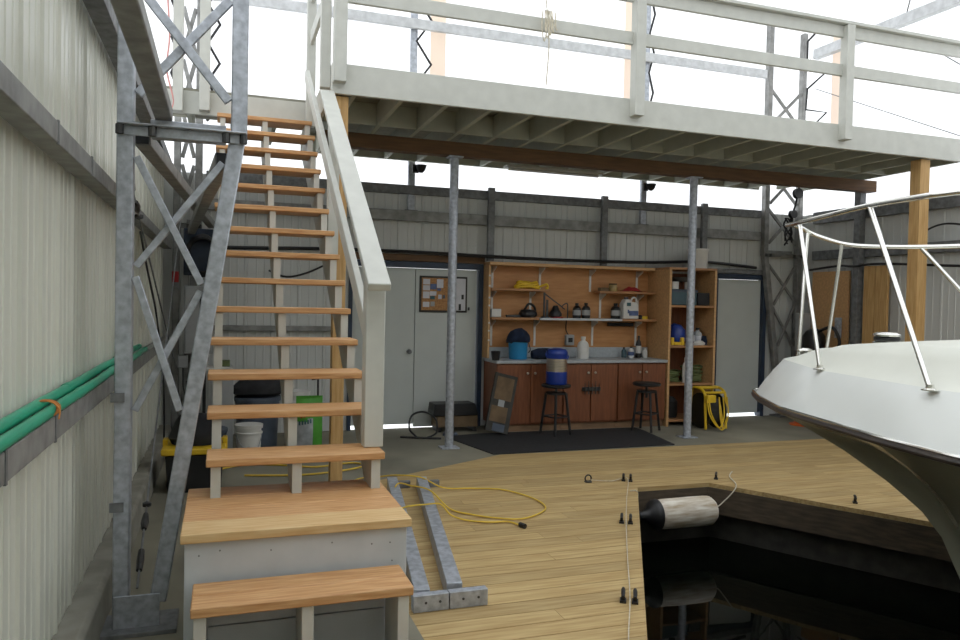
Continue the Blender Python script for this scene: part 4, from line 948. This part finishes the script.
S('blue plastic scrap on the floor under the parts crate', 'scrap', 'blue_scrap', 'bluegrey', MB().prism([(2.50, 8.58), (2.68, 8.55), (2.70, 8.68), (2.56, 8.74)], 'Z', .001, .03), .006)
mb = MB().tube(smooth_path([(1.98, 8.56, .014), (2.15, 8.48, .014), (2.28, 8.42, .014), (2.42, 8.36, .014)]), .012, 8)
mb.tube(smooth_path([(2.16, 8.48, .014), (2.10, 8.62, .1), (2.15, 8.7, .24), (2.30, 8.7, .28), (2.42, 8.62, .2), (2.40, 8.5, .06), (2.27, 8.42, .02)]), .012, 8)
S('black hose loop on the concrete in front of the double doors', 'hose', 'hose_loop', 'black', mb)

# boards on the door
t = thing('notice_board', (2.56, 9.2, 1.5), 'cork board with papers in a dark frame on the grey door', 'notice board')
YD = 9.228
def plate(x0, x1, z0, z1, d, m, nm): return MB().box(x0, YD - d - .006, z0, x1, YD - d, z1).build(nm, m, t)
MB().box(2.345, YD - .02, 1.47, 2.735, YD, 1.93).build('frame', 'frame_black', t, bevel=.004)
plate(2.37, 2.71, 1.495, 1.905, .02, 'cork', 'cork')
for x0, x1, z0, z1, m in ((2.385, 2.475, 1.82, 1.89, 'paper'), (2.385, 2.475, 1.745, 1.81, 'paper'), (2.48, 2.56, 1.76, 1.83, 'paper_blue'), (2.565, 2.65, 1.78, 1.89, 'paper'), (2.385, 2.47, 1.645, 1.73, 'paper'), (2.475, 2.56, 1.68, 1.735, 'paper'),
                         (2.48, 2.54, 1.635, 1.675, 'paper_teal'), (2.585, 2.63, 1.64, 1.695, 'paper'), (2.645, 2.675, 1.645, 1.69, 'bluegrey'), (2.385, 2.47, 1.535, 1.60, 'paper'), (2.485, 2.54, 1.545, 1.605, 'greybox'), (2.57, 2.62, 1.745, 1.775, 'paper_blue')):
    plate(x0, x1, z0, z1, .027, m, 'paper')
t = thing('white_board', (2.85, 9.2, 1.5), 'narrow white board in a dark frame right of the cork board', 'white board')
MB().box(2.74, YD - .02, 1.47, 2.975, YD, 1.93).build('frame', 'frame_black', t, bevel=.004)
plate(2.76, 2.95, 1.495, 1.905, .02, 'paper', 'surface'); plate(2.895, 2.925, 1.64, 1.70, .027, 'black', 'magnet'); plate(2.86, 2.89, 1.50, 1.58, .027, 'black', 'marker')
S('tiny dark hook on the grey door right of the white board', 'hook', 'door_hook', 'bolt', MB().box(2.99, YD - .03, 1.50, 3.01, YD - .001, 1.54), .004)

# ------------------------------------------------------------------ clutter behind the stairs
def tub(name, x, y, r0, r1, hh, m, lab, cat, handle=True, z=0, lid=None):
    t = thing(name, (x, y, z), lab, cat)
    MB().lathe([(0, 0), (r0, 0), (r0 * 1.02, .01), (lerp(r0, r1, .8), hh * .8), (r1 + .012, hh * .81), (r1 + .012, hh * .85), (r1, hh * .86), (r1, hh * .95), (r1 + .014, hh * .955), (r1 + .014, hh), (r1 - .01, hh), (r0 - .01, .05)], (x, y, z), 24).build('body', m, t)
    if lid: MB().lathe([(0, hh + .001), (r1 + .016, hh + .001), (r1 + .016, hh + .018), (0, hh + .02)], (x, y, z), 24).build('lid', lid, t)
    if handle: MB().tube(smooth_path([(x - r1 - .01, y, z + hh * .85), (x - r1 * .5, y - r1 * 1.0, z + hh * .5), (x + r1 * .6, y - r1 * 1.0, z + hh * .42), (x + r1 + .01, y, z + hh * .85)]), .004, 6).build('handle', 'galv', t)
    return t
tub('bucket', .25, 7.58, .108, .118, .36, 'pail_white', 'white bucket with wire handle seen between the lower stair treads', 'bucket', lid='pail_white')
tub('bucket', .78, 8.42, .12, .13, .58, 'pail_white', 'white bucket behind the green bag', 'bucket', lid='pail_white')
tub('round_tub', .36, 8.3, .20, .225, .54, 'bluegrey', 'blue grey tub holding black sacks behind the stairs', 'tub', False, lid='bluegrey')
mb = MB().lathe([(0, 0), (.2, 0), (.27, .04), (.27, .10), (.20, .18), (.10, .22), (0, .23)], (.36, 8.31, .562), 20, sx=1.0, sy=.8)
for v in mb.v: v.z += .02 * math.sin(v.x * 24) * (v.z - .56) * 4; v.x += .02 * math.sin(v.y * 19)
S('black sack heaped on the blue grey tub', 'sack', 'black_sack', 'blacksoft', mb)
t = thing('storage_tote', (-.19, 6.75, 0), 'black storage tote with yellow lid beside the left wall', 'tote')
MB().prism([(-.41, .0), (.0, .0), (.02, .31), (-.43, .31)], 'Y', 6.52, 6.98).build('body', 'black', t, bevel=.015)
MB().box(-.46, 6.49, .312, .04, 7.01, .365).build('lid', 'yellow', t, bevel=.012)
for x in (-.44, .03): MB().box(x - .02, 6.7, .28, x + .02, 6.82, .41).build('latch', 'yellow', t, bevel=.006)
mb = MB().lathe([(0, 0), (.17, 0), (.20, .06), (.18, .16), (.11, .24), (0, .26)], (-.2, 6.75, .367), 18, sx=1.05, sy=.9)
for v in mb.v: v.x += .02 * math.sin(v.z * 30 + v.y * 12)
S('black bag on the yellow lidded tote', 'bag', 'black_bag', 'blacksoft', mb)
t = thing('grey_bin', (-.14, 7.62, 0), 'round dark grey bin behind the white bucket', 'bin')
MB().lathe([(0, 0), (.16, 0), (.19, .30), (.20, .31), (.20, .34), (.17, .34)], (-.14, 7.62, 0), 22).build('body', 'bluegrey', t)
S('grey board standing upright behind the stairs', 'board', 'grey_board', 'greybox', MB().box(-.01, 7.98, 0, .11, 8.0, .80), .003)
t = thing('side_table', (.05, 8.72, 0), 'pale table against the back wall behind the stairs', 'table')
MB().box(-.22, 8.6, .80, .11, 8.9, .84).build('table_top', 'pail_white', t, bevel=.005)
for x in (-.20, .07):
    for y_ in (8.62, 8.85): MB().box(x, y_, 0, x + .03, y_ + .03, .80).build('leg', 'black', t)
S('small olive box on the pale table behind the stairs', 'box', 'small_box', 'olive', MB().box(-.04, 8.7, .841, .08, 8.8, .91), .008)
# green sack
t = thing('soil_bag', (.86, 7.92, 0), 'green and silver garden bag with red lettering leaning by the timber post', 'bag')
mb = MB().grid([[(.725 + .27 * i / 8, 7.92 - .075 * math.sin(PI * i / 8) * math.sin(PI * (j + .6) / 8.2) , .0 + .60 * j / 8) for i in range(9)] for j in range(9)])
mb.grid([[(.725 + .27 * i / 8, 7.92 + .075 * math.sin(PI * i / 8) * math.sin(PI * (j + .6) / 8.2) , .60 * j / 8) for i in range(9)] for j in range(9)])
mb.build('body', 'green', t)
def patch(u0, u1, v0, v1, m, nm, off=.004):
    MB().grid([[(.725 + .27 * u, 7.92 - .075 * math.sin(PI * u) * math.sin(PI * (v * 8 + .6) / 8.2) - off, .60 * v) for u in [lerp(u0, u1, k / 5) for k in range(6)]] for v in [lerp(v0, v1, k / 5) for k in range(6)]]).build(nm, m, t, recalc=False)
patch(.02, .62, .05, .62, 'silverbag', 'silver_panel'); patch(.05, .42, .56, .74, 'green', 'green_band', .006)
for k in range(4): patch(.16 + .11 * k, .23 + .11 * k, .62 + .012 * k, .70 + .012 * k, 'red', 'letter', .009)
for k in range(5): patch(.10 + .10 * k, .16 + .10 * k, .50 + .01 * k, .57 + .01 * k, 'paper_teal', 'letter', .009)
t = thing('hand_pump', (.98, 8.1, 0), 'black hand pump with T handle standing by the timber post', 'pump')
MB().box(.93, 8.15, 0, 1.07, 8.25, .02).build('foot', 'black', t); MB().cyl((.98, 8.2, .02), (.98, 8.2, .45), .026, seg=12).build('barrel', 'black', t)
MB().cyl((.98, 8.2, .45), (.98, 8.2, .74), .011, seg=8).build('rod', 'bolt', t); MB().tube([(.91, 8.2, .745), (1.05, 8.2, .765)], .016, 8).build('t_handle', 'black', t)
# electrical gear in the far left corner
t = thing('electrical_panel', (-.28, 8.78, 1.2), 'grey electrical cabinet in the far left corner', 'electrical panel')
MB().box(-.40, 8.72, .98, -.10, 8.92, 1.72).build('cabinet', 'greybox', t, bevel=.008); MB().box(-.385, 8.71, 1.0, -.115, 8.719, 1.70).build('door', 'greybox', t, bevel=.006)
MB().box(-.24, 8.70, 1.36, -.13, 8.709, 1.66).build('window', 'black', t)
MB().tube([(-.30, 8.82, .05), (-.30, 8.82, .98)], .016, 8).build('conduit', 'galv', t)
t = thing('outlet_box', (-.40, 8.83, .72), 'small grey outlet box under the electrical cabinet', 'outlet')
MB().box(-.46, 8.80, .82, -.36, 8.88, .96).build('body', 'greybox', t, bevel=.008); MB().tube(smooth_path([(-.41, 8.84, .82), (-.40, 8.80, .6), (-.36, 8.80, .5), (-.37, 8.8, .68)]), .008, 6).build('lead', 'black', t)
mb = MB()
for k in range(8): mb.tube([(-.22 + .02 * math.sin(k), 8.84 + .01 * k, 2.18 + 0 * k + (.13 + .01 * (k % 3)) * math.sin(a)) if False else (-.22 + (.15 + .012 * (k % 3)) * math.cos(a), 8.80 + .014 * k, 2.06 + (.19 + .012 * (k % 4)) * math.sin(a)) for a in [2 * PI * i / 20 for i in range(20)]], .016, 6, True)
S('black coiled hose hung high in the far left corner', 'hose', 'hanging_hose_coil', 'black', mb)
S('dark control box behind the coiled hose in the far left corner', 'box', 'control_box', 'navy', MB().box(-.42, 8.93 - .02, 1.84, -.05, 8.975, 2.36), .01)
S('red tag tied to the far left column', 'tag', 'red_tag', 'red', MB().box(-.54, 8.955, 1.76, -.47, 8.975, 1.88), .004)

# ------------------------------------------------------------------ light, sky, camera
w = bpy.data.worlds.new('overcast'); SC.world = w; w.use_nodes = True
bg = w.node_tree.nodes['Background']; bg.inputs['Color'].default_value = (0.95, 0.985, 1.0, 1); bg.inputs['Strength'].default_value = 2.0

cam = bpy.data.cameras.new('camera'); co = bpy.data.objects.new('camera', cam); COL.objects.link(co)
cam.sensor_width = 36; cam.lens = 750 * 36 / 960; cam.clip_start = .05; cam.clip_end = 200
pitch, yaw, roll = R(-1.30543), R(18.9218), R(1.19115)
f = Vector((math.sin(yaw) * math.cos(pitch), math.cos(yaw) * math.cos(pitch), math.sin(pitch)))
r = Vector((math.cos(yaw), -math.sin(yaw), 0)); u = r.cross(f)
r2 = r * math.cos(roll) + u * math.sin(roll); u2 = -r * math.sin(roll) + u * math.cos(roll)
co.matrix_world = Matrix(((r2.x, u2.x, -f.x, 0), (r2.y, u2.y, -f.y, 0), (r2.z, u2.z, -f.z, 1.6), (0, 0, 0, 1)))
SC.camera = co
vs = SC.view_settings
vs.view_transform = 'Standard'; vs.look = 'None'; vs.exposure = 0.0; vs.gamma = 1.0; vs.use_curve_mapping = False
SC.cycles.max_bounces = 10; SC.cycles.diffuse_bounces = 6; SC.cycles.transparent_max_bounces = 12
